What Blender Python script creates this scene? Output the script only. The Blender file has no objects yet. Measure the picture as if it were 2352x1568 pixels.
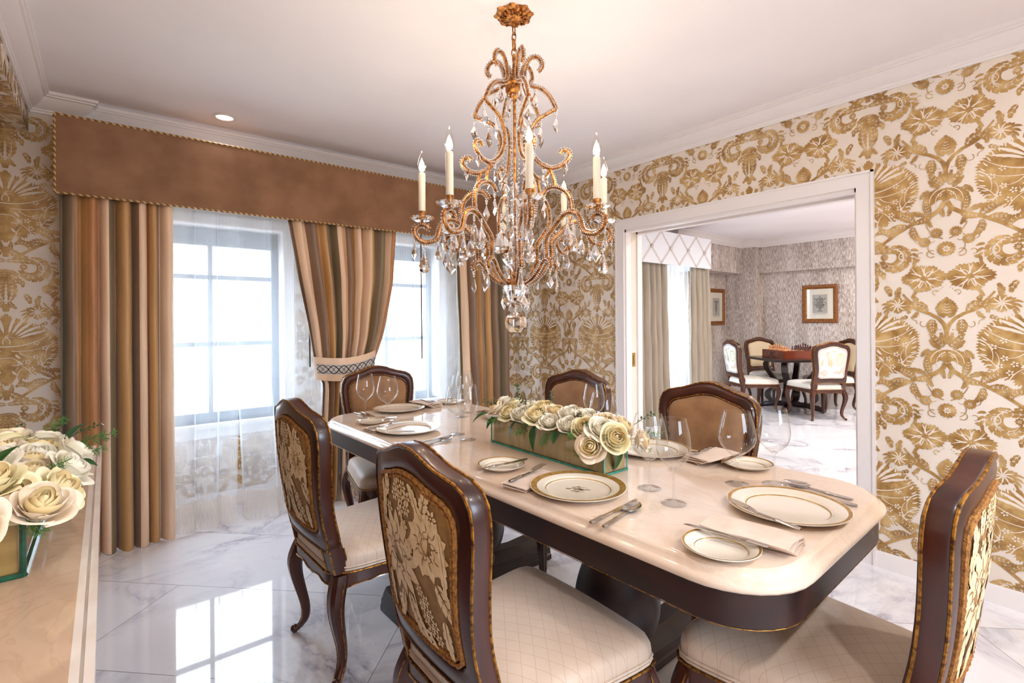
import bpy, math, random
from math import sin, cos, pi, radians, sqrt, atan2, hypot
from mathutils import Vector, Matrix

SC = bpy.context.scene
COL = SC.collection
random.seed(7)

# ------------------------------------------------------------------ camera, world, light, exposure
def setup_camera():
    yaw, roll, f, horizon = radians(38.94), radians(-0.39), 1155.0, 736.4
    F = Vector((sin(yaw), cos(yaw), 0)); R0 = Vector((cos(yaw), -sin(yaw), 0)); U0 = Vector((0, 0, 1))
    R = cos(roll) * R0 + sin(roll) * U0
    U = -sin(roll) * R0 + cos(roll) * U0
    cd = bpy.data.cameras.new('camera'); co = bpy.data.objects.new('camera', cd); COL.objects.link(co)
    m = Matrix((R, U, -F)).transposed().to_4x4(); m.translation = Vector((0, 0, 1.30))
    co.matrix_world = m
    cd.sensor_width = 36.0; cd.lens = f / 2352 * 36.0
    cd.shift_y = (horizon - 784) / 2352.0
    cd.clip_start = 0.02; cd.clip_end = 200
    SC.camera = co
setup_camera()

WORLD_STRENGTH = 17.0
w = bpy.data.worlds.new('sky'); SC.world = w; w.use_nodes = True
bg = w.node_tree.nodes['Background']
_tc = w.node_tree.nodes.new('ShaderNodeTexCoord'); _sp = w.node_tree.nodes.new('ShaderNodeSeparateXYZ'); _rp = w.node_tree.nodes.new('ShaderNodeValToRGB')
w.node_tree.links.new(_tc.outputs['Generated'], _sp.inputs[0]); w.node_tree.links.new(_sp.outputs[2], _rp.inputs[0])
_rp.color_ramp.elements[0].position = 0.0; _rp.color_ramp.elements[0].color = (.30, .33, .36, 1)      # street and ground
_rp.color_ramp.elements[1].position = 0.06; _rp.color_ramp.elements[1].color = (.68, .82, 1.0, 1)     # overcast sky
w.node_tree.links.new(_rp.outputs[0], bg.inputs[0]); bg.inputs[1].default_value = WORLD_STRENGTH

vs = SC.view_settings
vs.view_transform = 'Standard'; vs.look = 'None'; vs.gamma = 1.0; vs.use_curve_mapping = False
vs.exposure = 0.40
cy = SC.cycles
cy.use_denoising = True
cy.max_bounces = 12; cy.diffuse_bounces = 5; cy.glossy_bounces = 5; cy.transmission_bounces = 10; cy.transparent_max_bounces = 16
cy.caustics_reflective = False; cy.caustics_refractive = False
cy.sample_clamp_indirect = 6.0; cy.blur_glossy = 0.5

def area(name, loc, rot, sx, sy, power, color=(1, 1, 1), portal=False, shape='RECTANGLE', spread=pi):
    ld = bpy.data.lights.new(name, 'AREA'); ld.shape = shape; ld.size = sx
    if shape == 'RECTANGLE': ld.size_y = sy
    ld.energy = power; ld.color = color; ld.spread = spread
    if portal: ld.cycles.is_portal = True
    o = bpy.data.objects.new(name, ld); COL.objects.link(o); o.location = loc; o.rotation_euler = rot
    return o
# daylight portals at the windows and at the added back opening
WIN = [(0.15, 1.05), (1.50, 2.40)]
WZ0, WZ1 = 0.60, 1.985
for k, (a, b) in enumerate(WIN):
    area('daylight_opening', ((a + b) / 2, 4.30, (WZ0 + WZ1) / 2), (radians(-90), 0, 0), b - a, WZ1 - WZ0, 1, portal=True)
area('daylight_opening', (5.75, 4.12, 1.2), (radians(-90), 0, 0), 1.2, 1.8, 1, portal=True)
area("daylight_opening", (1.1, -1.75, 1.625), (radians(90), 0, 0), 1.2, .95, 1, portal=True)  # opening behind the camera, added to let in fill light
CEIL = 2.585
# first the housed recessed lamp, then unseen lamps added as fill
LAMPS_AND_FILL = [(0.585, 3.565, 1.0), (0.25, -0.75, 18), (1.35, -0.95, 18), (2.5, -0.65, 14),
         (4.4, 0.6, 34), (6.1, 0.2, 34), (6.6, 1.9, 34), (4.4, -.4, 30), (7.6, 1.0, 40)]  # unseen lamps added to brighten the chess room
for (x, y, p) in LAMPS_AND_FILL:
    area('lamp_and_fill_light', (x, y, CEIL - 0.012), (0, 0, 0), 0.09, 0.09, p * .75, (1.0, 0.955, 0.92), shape='DISK')

# ------------------------------------------------------------------ helpers
class MB:
    def __init__(s): s.v = []; s.f = []; s.m = []; s.cur = 0
    def add(s, vs_, fs, mi=None):
        b = len(s.v); s.v.extend([tuple(p) for p in vs_]); mi = s.cur if mi is None else mi
        for f in fs: s.f.append([i + b for i in f]); s.m.append(mi)
        return s
    def box(s, x0, x1, y0, y1, z0, z1, mi=None):
        v = [(x, y, z) for z in (z0, z1) for (x, y) in ((x0, y0), (x1, y0), (x1, y1), (x0, y1))]
        return s.add(v, [(3, 2, 1, 0), (4, 5, 6, 7), (0, 1, 5, 4), (1, 2, 6, 5), (2, 3, 7, 6), (3, 0, 4, 7)], mi)
    def grid(s, P, closed_u=False, closed_v=False, mi=None, flip=False):
        n, m = len(P), len(P[0]); v = [p for r in P for p in r]; f = []
        for i in range(n if closed_u else n - 1):
            for j in range(m if closed_v else m - 1):
                q = (i * m + j, ((i + 1) % n) * m + j, ((i + 1) % n) * m + (j + 1) % m, i * m + (j + 1) % m)
                f.append(q[::-1] if flip else q)
        return s.add(v, f, mi)
    def poly(s, pts, mi=None): return s.add(pts, [tuple(range(len(pts)))], mi)
    def tube(s, pts, r, n=6, mi=None, closed=False, cap=True, flat=None):
        pts = [Vector(p) for p in pts]; N = len(pts)
        rr = r if isinstance(r, (list, tuple)) else [r] * N
        rings = []; prev = None
        for i in range(N):
            if closed: t = pts[(i + 1) % N] - pts[i - 1]
            else: t = pts[min(i + 1, N - 1)] - pts[max(i - 1, 0)]
            if t.length < 1e-9: t = Vector((0, 0, 1))
            t.normalize()
            if prev is None:
                a = Vector((0, 0, 1)) if abs(t.z) < .9 else Vector((1, 0, 0))
                u = t.cross(a).normalized()
            else:
                u = (prev - t * prev.dot(t));
                if u.length < 1e-6: u = t.orthogonal()
                u.normalize()
            prev = u; w_ = t.cross(u)
            fl = flat if flat else 1.0
            rings.append([tuple(pts[i] + rr[i] * (cos(2 * pi * k / n) * u + fl * sin(2 * pi * k / n) * w_)) for k in range(n)])
        s.grid(rings, closed_u=closed, closed_v=True, mi=mi)
        if cap and not closed:
            b = len(s.v) - N * n; mi2 = s.cur if mi is None else mi
            s.f.append([b + k for k in range(n)][::-1]); s.m.append(mi2)
            s.f.append([b + (N - 1) * n + k for k in range(n)]); s.m.append(mi2)
        return s
    def lathe(s, prof, n=24, c=(0, 0, 0), mi=None, ph=0):
        P = [[(c[0] + r * cos(2 * pi * k / n + ph), c[1] + r * sin(2 * pi * k / n + ph), c[2] + z) for k in range(n)] for r, z in prof]
        return s.grid(P, closed_v=True, mi=mi)
    def ball(s, c, r, n=6, m=4, mi=None, sz=1.0):
        prof = [(max(r * sin(pi * i / m), 1e-5), -r * cos(pi * i / m) * sz) for i in range(m + 1)]
        return s.lathe(prof, n, c, mi)
    def xform(s, M, start=0):
        for i in range(start, len(s.v)): s.v[i] = tuple(M @ Vector(s.v[i]))
        return s
    def merge(s, o, M=None, mi=None):
        v = o.v if M is None else [tuple(M @ Vector(p)) for p in o.v]
        b = len(s.v); s.v.extend(v)
        for f, m_ in zip(o.f, o.m): s.f.append([i + b for i in f]); s.m.append(m_ if mi is None else mi)
        return s
    def mesh(s, name, mats, smooth=True, angle=40):
        me = bpy.data.meshes.new(name); me.from_pydata(s.v, [], s.f)
        for m_ in (mats if isinstance(mats, (list, tuple)) else [mats]): me.materials.append(m_)
        me.polygons.foreach_set('material_index', s.m)
        if smooth:
            me.polygons.foreach_set('use_smooth', [True] * len(me.polygons))
            try: me.set_sharp_from_angle(angle=radians(angle))
            except Exception: pass
        me.update(); return me
    def build(s, name, mats, parent=None, smooth=True, angle=40, loc=None, rz=0):
        o = bpy.data.objects.new(name, s.mesh(name, mats, smooth, angle)); COL.objects.link(o)
        if parent: o.parent = parent
        if loc: o.location = loc
        if rz: o.rotation_euler = (0, 0, rz)
        return o

def tag(o, label=None, cat=None, group=None, kind=None):
    if label: o['label'] = label
    if cat: o['category'] = cat
    if group: o['group'] = group
    if kind: o['kind'] = kind
    return o
def empty(name, loc=(0, 0, 0), rz=0, scale=1):
    o = bpy.data.objects.new(name, None); COL.objects.link(o); o.location = loc; o.rotation_euler = (0, 0, rz)
    o.scale = (scale,) * 3; o.empty_display_size = .1; return o
def copy_tree(o, parent=None):
    c = o.copy(); COL.objects.link(c)
    if parent: c.parent = parent
    for ch in list(o.children): copy_tree(ch, c)
    return c
def inst(o, loc, rz, label, group=None, scale=None, rot=None):
    c = copy_tree(o); c.location = loc; c.rotation_euler = rot if rot else (0, 0, rz); c['label'] = label
    if group: c['group'] = group
    if scale: c.scale = (scale,) * 3 if not isinstance(scale, tuple) else scale
    return c
def struct(mb, name, mats, smooth=False, label=None):
    o = mb.build(name, mats, smooth=smooth); o['kind'] = 'structure'
    if label: o['label'] = label
    return o
def catmull(pts, n=6, closed=False):
    P = [Vector(p) for p in pts]; N = len(P); out = []
    for i in range(N if closed else N - 1):
        p0 = P[(i - 1) % N] if closed else P[max(i - 1, 0)]; p1 = P[i]; p2 = P[(i + 1) % N]
        p3 = P[(i + 2) % N] if closed else P[min(i + 2, N - 1)]
        for k in range(n):
            t = k / n
            out.append(.5 * ((2 * p1) + (p2 - p0) * t + (2 * p0 - 5 * p1 + 4 * p2 - p3) * t * t + (3 * p1 - p0 - 3 * p2 + p3) * t ** 3))
    if not closed: out.append(P[-1])
    return out
def resample(pts, n, closed=False):
    P = [Vector(p) for p in pts]
    if closed: P = P + [P[0]]
    L = [0]
    for a, b in zip(P, P[1:]): L.append(L[-1] + (b - a).length)
    out = []; j = 0
    for k in range(n):
        t = L[-1] * k / (n if closed else n - 1)
        while j < len(L) - 2 and L[j + 1] < t: j += 1
        d = L[j + 1] - L[j]
        out.append(P[j].lerp(P[j + 1], (t - L[j]) / d if d > 1e-9 else 0))
    return out
def lerp(a, b, t): return a + (b - a) * t
def interp(tab, x):
    if x <= tab[0][0]: return tab[0][1]
    for (a, u), (b, v) in zip(tab, tab[1:]):
        if x <= b: return lerp(u, v, (x - a) / (b - a))
    return tab[-1][1]

# ------------------------------------------------------------------ materials
def srgb(r, g, b):
    f = lambda c: (c / 255 / 12.92) if c / 255 <= .04045 else ((c / 255 + .055) / 1.055) ** 2.4
    return (f(r), f(g), f(b), 1)
class NT:
    def __init__(s, name):
        s.m = bpy.data.materials.new(name); s.m.use_nodes = True; s.t = s.m.node_tree; s.b = s.t.nodes['Principled BSDF']
        s.out = s.t.nodes['Material Output']
    def n(s, ty, **kw):
        nd = s.t.nodes.new(ty)
        for k, v in kw.items():
            if k.startswith('i_'): nd.inputs[k[2:].replace('_', ' ')].default_value = v
            else: setattr(nd, k, v)
        return nd
    def l(s, a, b): s.t.links.new(a, b)
    def coord(s, kind='Object'): return s.n('ShaderNodeTexCoord').outputs[kind]
    def noise(s, vec, scale, detail=3, rough=.5, dist=0):
        nd = s.n('ShaderNodeTexNoise'); nd.inputs['Scale'].default_value = scale; nd.inputs['Detail'].default_value = detail
        nd.inputs['Roughness'].default_value = rough; nd.inputs['Distortion'].default_value = dist
        if vec is not None: s.l(vec, nd.inputs['Vector'])
        return nd.outputs[0]
    def ramp(s, fac, stops, const=False):
        r = s.n('ShaderNodeValToRGB'); e = r.color_ramp.elements
        if const: r.color_ramp.interpolation = 'CONSTANT'
        while len(e) > 1: e.remove(e[-1])
        e[0].position = stops[0][0]; e[0].color = stops[0][1]
        for p, c in stops[1:]:
            x = e.new(p); x.color = c
        s.l(fac, r.inputs[0]); return r.outputs[0]
    def map(s, vec, scale=(1, 1, 1), rot=(0, 0, 0), loc=(0, 0, 0)):
        nd = s.n('ShaderNodeMapping'); nd.inputs['Scale'].default_value = scale; nd.inputs['Rotation'].default_value = rot
        nd.inputs['Location'].default_value = loc; s.l(vec, nd.inputs['Vector']); return nd.outputs[0]
    def math(s, op, a, b=None, c=None):
        nd = s.n('ShaderNodeMath', operation=op)
        for i, q in enumerate((a, b, c)):
            if q is None: continue
            if isinstance(q, (int, float)): nd.inputs[i].default_value = q
            else: s.l(q, nd.inputs[i])
        return nd.outputs[0]
    def mix(s, fac, a, b):
        nd = s.n('ShaderNodeMix', data_type='RGBA')
        for sock, q in ((nd.inputs[0], fac), (nd.inputs[6], a), (nd.inputs[7], b)):
            if isinstance(q, (int, float, tuple)): sock.default_value = q
            else: s.l(q, sock)
        return nd.outputs[2]
    def bump(s, h, strength=.2, dist=.01):
        nd = s.n('ShaderNodeBump'); nd.inputs['Strength'].default_value = strength; nd.inputs['Distance'].default_value = dist
        s.l(h, nd.inputs['Height']); s.l(nd.outputs[0], s.b.inputs['Normal'])
    def set(s, **kw):
        for k, v in kw.items(): s.b.inputs[k.replace('_', ' ')].default_value = v
        return s
    def sep(s, vec):
        nd = s.n('ShaderNodeSeparateXYZ'); s.l(vec, nd.inputs[0]); return nd.outputs

def simple(name, c1, c2=None, rough=.5, scale=20, metal=0, bump=0, bscale=None, detail=3, lo=.35, hi=.65, stretch=(1, 1, 1), coat=0, sheen=0):
    t = NT(name); t.set(Roughness=rough, Metallic=metal)
    c2 = c2 or c1
    v = t.map(t.coord(), stretch)
    nz = t.noise(v, scale, detail)
    t.l(t.ramp(nz, [(lo, c1), (hi, c2)]), t.b.inputs['Base Color'])
    if bump: t.bump(t.noise(v, bscale or scale * 4, 3), bump, .004)
    if coat: t.set(Coat_Weight=coat, Coat_Roughness=.08)
    if sheen: t.set(Sheen_Weight=sheen, Sheen_Roughness=.4)
    return t.m
M = {}
M['paper'] = simple('wallpaper_ground', srgb(230, 218, 205), srgb(224, 210, 196), .55, 3)
t = NT('wallpaper_gold'); t.set(Roughness=.42, Metallic=.15)
nz = t.noise(t.coord(), 14, 3, .6)
t.l(t.ramp(nz, [(.32, srgb(146, 106, 54)), (.5, srgb(180, 142, 84)), (.68, srgb(208, 176, 122))]), t.b.inputs['Base Color']); M['gold_print'] = t.m
M['white_paint'] = simple('white_trim_paint', srgb(232, 226, 224), None, .35, 5)
M['ceiling'] = simple('ceiling_paint', srgb(244, 239, 240), srgb(240, 235, 237), .8, 2)
M['dark_wood'] = simple('dark_walnut', srgb(48, 20, 14), srgb(76, 34, 21), .30, 9, stretch=(1, 1, .25), coat=.15, bump=.03)
M['espresso'] = simple('espresso_wood', srgb(26, 12, 10), srgb(50, 22, 16), .42, 12, stretch=(1, .3, 1), coat=.05, bump=.05)
M['espresso2'] = simple('black_brown_wood', srgb(34, 22, 24), srgb(46, 28, 28), .3, 12, coat=.2)
M['gilt'] = simple('worn_gilding', srgb(84, 48, 16), srgb(188, 132, 54), .36, 90, metal=.75, bump=.2)
M['copper'] = simple('aged_copper_gilt', srgb(116, 66, 26), srgb(212, 148, 82), .33, 70, metal=.8, bump=.25)
M['velvet'] = simple('brown_velvet', srgb(128, 88, 54), srgb(160, 116, 74), .75, 7, bump=.1, bscale=300, sheen=.5)
M['velvet_pale'] = simple('pale_velvet', srgb(196, 152, 118), srgb(214, 174, 140), .8, 6, sheen=.6)
M['brocade'] = simple('brocade_ground', srgb(140, 104, 60), srgb(160, 120, 72), .6, 40, bump=.15, bscale=400)
M['brocade_flower'] = simple('brocade_flower', srgb(226, 192, 144), srgb(240, 212, 170), .6, 40, bump=.1, bscale=400)
M['gimp'] = simple('chenille_cord', srgb(120, 74, 26), srgb(172, 116, 52), .8, 120, bump=.8, bscale=260)
M['cream_fab'] = simple('white_seat_fabric', srgb(232, 228, 220), None, .55, 20, bump=.05, bscale=400, sheen=.2)
M['cream_back'] = simple('cream_back_fabric', srgb(214, 192, 156), None, .55, 20, sheen=.2)
M['toile'] = simple('white_toile_ground', srgb(236, 236, 230), None, .6, 20)
M['toile_green'] = simple('toile_sage_print', srgb(186, 184, 136), srgb(206, 202, 160), .6, 60)
M['toile_pink'] = simple('toile_pink_print', srgb(204, 176, 158), srgb(220, 198, 180), .6, 60)
# lattice seat silk
t = NT('seat_silk_lattice'); t.set(Roughness=.42, Sheen_Weight=.3)
X, Y, Z = t.sep(t.coord())
lines = None
for sx in (1, -1):
    a = t.math('ADD', t.math('MULTIPLY', X, 24.0), t.math('MULTIPLY', Y, 17.0 * sx))
    fr = t.math('ABSOLUTE', t.math('SUBTRACT', t.math('FRACT', a), .5))
    ln = t.math('LESS_THAN', fr, .022)
    lines = ln if lines is None else t.math('MAXIMUM', lines, ln)
base = t.ramp(t.noise(t.coord(), 5), [(.35, srgb(206, 182, 160)), (.65, srgb(216, 196, 176))])
t.l(t.mix(t.math('MULTIPLY', lines, .55), base, srgb(182, 142, 116)), t.b.inputs['Base Color'])
t.bump(t.noise(t.map(t.coord(), (1, 1, .2)), 500), .08, .002); M['lattice'] = t.m
# marble floor: brick laid diagonal tiles
t = NT('marble_floor_tiles'); t.set(Roughness=.035, Coat_Weight=.25, Coat_Roughness=.02)
X, Y, Z = t.sep(t.coord())
S_ = t.math('MULTIPLY', t.math('ADD', X, Y), .70711); Q = t.math('MULTIPLY', t.math('SUBTRACT', X, Y), .70711)
rs = t.math('DIVIDE', t.math('SUBTRACT', S_, 1.712), .595)
row = t.math('FLOOR', rs); fr = t.math('FRACT', rs)
off = t.math('MULTIPLY', t.math('FRACT', t.math('MULTIPLY', row, .5)), 1.2)
qs = t.math('DIVIDE', t.math('SUBTRACT', t.math('ADD', Q, off), -.717), 1.2)
fq = t.math('FRACT', qs)
def edge(fv, wd): return t.math('LESS_THAN', t.math('MINIMUM', fv, t.math('SUBTRACT', 1.0, fv)), wd)
grout = t.math('MAXIMUM', edge(fr, .0026), edge(fq, .0013))
cellid = t.math('ADD', t.math('MULTIPLY', row, 7.31), t.math('MULTIPLY', t.math('FLOOR', qs), 3.77))
cmb = t.n('ShaderNodeCombineXYZ'); t.l(X, cmb.inputs[0]); t.l(Y, cmb.inputs[1]); t.l(cellid, cmb.inputs[2])
wv = t.map(cmb.outputs[0], (1, 1, 1), (0, 0, radians(20)))
n1 = t.noise(wv, 1.15, 6, .62, 1.1)
v1 = t.math('ABSOLUTE', t.math('SUBTRACT', n1, .5))
n2 = t.noise(wv, 3.2, 5, .6, 1.6)
v2 = t.math('ABSOLUTE', t.math('SUBTRACT', n2, .47))
c1 = t.ramp(v1, [(0, srgb(158, 158, 174)), (.010, srgb(198, 197, 208)), (.035, srgb(222, 221, 228)), (.08, srgb(240, 239, 243))])
mk1 = t.ramp(t.noise(wv, .8, 2), [(.42, (0, 0, 0, 1)), (.62, (1, 1, 1, 1))])
c1 = t.mix(mk1, srgb(240, 239, 243), c1)
m2 = t.ramp(v2, [(0, (0.35,) * 3 + (1,)), (.007, (0, 0, 0, 1))])
mk = t.ramp(t.noise(wv, .9, 2), [(.45, (0, 0, 0, 1)), (.6, (1, 1, 1, 1))])
col = t.mix(t.math('MULTIPLY', m2, mk), c1, srgb(170, 168, 180))
t.l(t.mix(grout, col, srgb(150, 148, 150)), t.b.inputs['Base Color']); M['floor'] = t.m
# honey onyx table top
def onyx(name, a, b, c, rough=.08, sc=1.6):
    t = NT(name); t.set(Roughness=rough, Coat_Weight=.3, Coat_Roughness=.03)
    v = t.map(t.coord(), (1.0, .55, 1), (0, 0, .4))
    n1 = t.noise(v, sc, 6, .55, 1.2); n2 = t.noise(v, sc * 3.1, 5, .6, 1.8)
    c1 = t.ramp(n1, [(.3, a), (.5, b), (.7, c)])
    vn = t.math('ABSOLUTE', t.math('SUBTRACT', n2, .5))
    t.l(t.mix(t.ramp(vn, [(0, (.35, .35, .35, 1)), (.03, (0, 0, 0, 1))]), c1, a), t.b.inputs['Base Color'])
    return t.m
M['onyx'] = onyx('honey_onyx', srgb(222, 192, 164), srgb(234, 214, 196), srgb(240, 226, 212))
M['console_marble'] = onyx('cream_marble', srgb(186, 152, 126), srgb(206, 178, 152), srgb(216, 194, 172), .1, 2.2)
M['console_edge'] = simple('polished_marble_edge', srgb(226, 214, 202), srgb(236, 228, 220), .08, 8)
# drapery silks
def silk(name, c, k=.86):
    return simple(name, c, tuple(x * k for x in c[:3]) + (1,), .42, 3, bump=.06, bscale=120, stretch=(6, 6, .6), sheen=.25)
M['silk_cream'] = silk('silk_cream', srgb(241, 207, 174)); M['silk_gold'] = silk('silk_gold', srgb(200, 154, 98))
M['silk_taupe'] = silk('silk_taupe', srgb(141, 113, 91)); M['silk_olive'] = silk('silk_olive', srgb(132, 113, 85))
M['silk_copper'] = silk('silk_copper', srgb(183, 126, 80)); M['silk_lining'] = silk('silk_lining', srgb(226, 220, 214))
M['drape_grey'] = simple('greige_drape', srgb(160, 149, 132), srgb(146, 134, 116), .5, 4, sheen=.2, stretch=(6, 6, .5))
M['valance'] = simple('tan_velvet_pelmet', srgb(128, 90, 62), srgb(148, 108, 78), .78, 5, bump=.1, bscale=260, sheen=.4)
M['valance_white'] = simple('white_pelmet_linen', srgb(222, 224, 230), None, .6, 5)
M['ribbon'] = simple('taupe_ribbon', srgb(200, 192, 184), None, .5, 5)
# twisted cord
t = NT('twisted_cord'); t.set(Roughness=.6)
X, Y, Z = t.sep(t.coord())
a = t.math('FRACT', t.math('MULTIPLY', t.math('ADD', t.math('ADD', X, Y), Z), 32))
t.l(t.mix(t.math('GREATER_THAN', a, .55), srgb(122, 84, 40), srgb(196, 166, 118)), t.b.inputs['Base Color']); M['cord'] = t.m
# sheer
def sheer(name, c, amin, amax, per, tlm=.5):
    t = NT(name); t.t.nodes.remove(t.b)
    X, Y, Z = t.sep(t.coord())
    st = t.math('GREATER_THAN', t.math('FRACT', t.math('MULTIPLY', X, per)), .5)
    al = t.math('ADD', amin, t.math('MULTIPLY', st, amax - amin))
    d = t.n('ShaderNodeBsdfDiffuse'); d.inputs[0].default_value = c
    tl = t.n('ShaderNodeBsdfTranslucent'); tl.inputs[0].default_value = c
    tr = t.n('ShaderNodeBsdfTransparent')
    m1 = t.n('ShaderNodeMixShader'); m1.inputs[0].default_value = tlm; t.l(d.outputs[0], m1.inputs[1]); t.l(tl.outputs[0], m1.inputs[2])
    m2 = t.n('ShaderNodeMixShader'); t.l(al, m2.inputs[0]); t.l(tr.outputs[0], m2.inputs[1]); t.l(m1.outputs[0], m2.inputs[2])
    t.l(m2.outputs[0], t.out.inputs[0]); return t.m
M['sheer'] = sheer('striped_sheer', (.90, .955, 1.0, 1), .32, .47, 150, .42)
M['sheer_hem'] = sheer('sheer_hem', (.92, .86, .78, 1), .5, .72, 110)
M['sheer_plain'] = sheer('plain_sheer', (.92, .92, .92, 1), .55, .6, 60)
# glass
def clearglass(name, tint=(1, 1, 1, 1), base_gloss=.03, edge=.75):
    t = NT(name); t.t.nodes.remove(t.b)
    lw = t.n('ShaderNodeLayerWeight'); lw.inputs[0].default_value = .5
    g = t.n('ShaderNodeBsdfGlossy'); g.inputs['Roughness'].default_value = .01
    tr = t.n('ShaderNodeBsdfTransparent'); tr.inputs[0].default_value = tint
    m1 = t.n('ShaderNodeMixShader')
    t.l(t.math('ADD', t.math('MULTIPLY', t.math('POWER', lw.outputs['Facing'], 3.2), edge), base_gloss), m1.inputs[0])
    t.l(tr.outputs[0], m1.inputs[1]); t.l(g.outputs[0], m1.inputs[2]); t.l(m1.outputs[0], t.out.inputs[0]); return t.m
M['thin_glass'] = clearglass('thin_glass', (.97, .975, .975, 1), .045, 1.0)
M['pane'] = clearglass('window_glass', (.97, .98, .99, 1), .02, .5)
def solidglass(name, c=(1, 1, 1, 1), ior=1.5, rough=0.0):
    t = NT(name); t.set(Base_Color=c, Roughness=rough, IOR=ior, Transmission_Weight=1.0); return t.m
M['crystal'] = solidglass('lead_crystal', (1, 1, 1, 1), 1.6)
M['stem_glass'] = clearglass('stem_glass', (.985, .985, .985, 1), .06, .9)
M['teal_edge'] = simple('cut_glass_edge', srgb(20, 128, 112), srgb(60, 170, 150), .08, 30)
M['dark_edge'] = simple('dark_green_glass_edge', srgb(14, 58, 42), srgb(30, 92, 70), .08, 30)
t = NT('bead_crystal'); t.set(Base_Color=(.95, .88, .82, 1), Roughness=.05, IOR=1.5, Transmission_Weight=.55); M['bead'] = t.m
M['china'] = simple('cream_china', srgb(238, 228, 212), srgb(234, 222, 204), .1, 3, coat=.5)
M['china_gold'] = simple('gold_band', srgb(176, 132, 62), srgb(206, 166, 92), .3, 60, metal=.55)
M['crest_ink'] = simple('brown_crest', srgb(110, 82, 52), None, .4)
M['silver'] = simple('polished_silver', srgb(206, 198, 190), None, .14, 8, metal=1.0)
M['linen'] = simple('blush_linen', srgb(226, 206, 190), srgb(220, 198, 182), .8, 30, bump=.1, bscale=500)
M['wax'] = simple('ivory_candle', srgb(226, 213, 194), None, .5, 10)
t = NT('flame_bulb_glow'); t.set(Base_Color=(1, .9, .75, 1), Emission_Color=(1, .86, .64, 1), Emission_Strength=60.0); M['glow'] = t.m
M['bulb_glass'] = clearglass('bulb_glass', (1, .98, .95, 1), .03)
def petal(name, a, b):
    t = NT(name); t.set(Roughness=.55, Sheen_Weight=.15, Subsurface_Weight=.0)
    t.l(t.ramp(t.noise(t.coord(), 25, 2), [(.3, a), (.7, b)]), t.b.inputs['Base Color'])
    return t.m
M['rose_ivory'] = petal('rose_ivory', srgb(244, 236, 212), srgb(250, 244, 228))
M['rose_yellow'] = petal('rose_pale_yellow', srgb(246, 232, 180), srgb(250, 242, 208))
M['rose_blush'] = petal('rose_blush', srgb(246, 226, 196), srgb(250, 238, 218))
M['rose_heart'] = petal('rose_heart', srgb(240, 216, 158), srgb(244, 226, 176))
M['leaf'] = simple('dark_green_leaf', srgb(22, 62, 28), srgb(46, 96, 40), .3, 20)
M['fern'] = simple('fern_green', srgb(40, 92, 40), srgb(90, 140, 60), .6, 20)
M['berry'] = simple('brown_green_buds', srgb(74, 62, 34), srgb(108, 98, 54), .5, 60)
M['liner'] = simple('leaf_lining', srgb(176, 156, 98), srgb(206, 188, 128), .5, 6, stretch=(1, 5, 1), bump=.2, bscale=30)
M['liner_gold'] = simple('gold_leaf_lining', srgb(150, 118, 52), srgb(188, 152, 84), .4, 6, stretch=(1, 1, 5))
M['frame_wood'] = simple('gold_brown_frame', srgb(112, 62, 22), srgb(150, 92, 36), .35, 60, metal=.2, bump=.2)
M['print_paper'] = simple('print_paper', srgb(226, 218, 200), None, .3)
M['print_grey'] = simple('engraving_ground', srgb(176, 172, 162), None, .5)
M['print_ink'] = simple('engraving_ink', srgb(92, 90, 84), srgb(150, 146, 136), .5, 60)
M['mahogany'] = simple('mahogany_box', srgb(92, 34, 16), srgb(126, 52, 24), .25, 14, coat=.4, stretch=(.3, 1, 1))
M['boxwood'] = simple('boxwood', srgb(214, 142, 84), srgb(230, 168, 112), .3, 40, coat=.3)
M['rosewood'] = simple('rosewood', srgb(62, 18, 14), srgb(88, 28, 20), .25, 40, coat=.4)
M['brass'] = simple('brass', srgb(196, 168, 104), None, .25, 10, metal=1.0)
M['window_frame'] = simple('window_frame_paint', srgb(112, 122, 138), None, .4, 5)
M['facade'] = simple('pale_facade', srgb(214, 208, 196), None, .8, 2)
M['facade_glass'] = simple('facade_glass', srgb(120, 140, 160), None, .2, 2)
# grey strie wallpaper of the next room
t = NT('grey_strie_wallpaper'); t.set(Roughness=.45)
c0 = t.coord(); v = t.map(c0, (60, 60, 9)); v2 = t.map(c0, (6, 6, 1.2))
a = t.noise(v, 1.6, 3, .7); b = t.noise(v2, 1, 2)
t.l(t.ramp(t.math('ADD', t.math('MULTIPLY', a, .8), t.math('MULTIPLY', b, .25)), [(.40, srgb(134, 118, 108)), (.5, srgb(176, 162, 152)), (.62, srgb(222, 214, 208))]), t.b.inputs['Base Color'])
M['strie'] = t.m
# lamp glow
t = NT('lamp_diffuser'); t.set(Base_Color=(.9, .9, .85, 1), Emission_Color=(1, .93, .82, 1), Emission_Strength=1.2); M['diffuser'] = t.m

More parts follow.
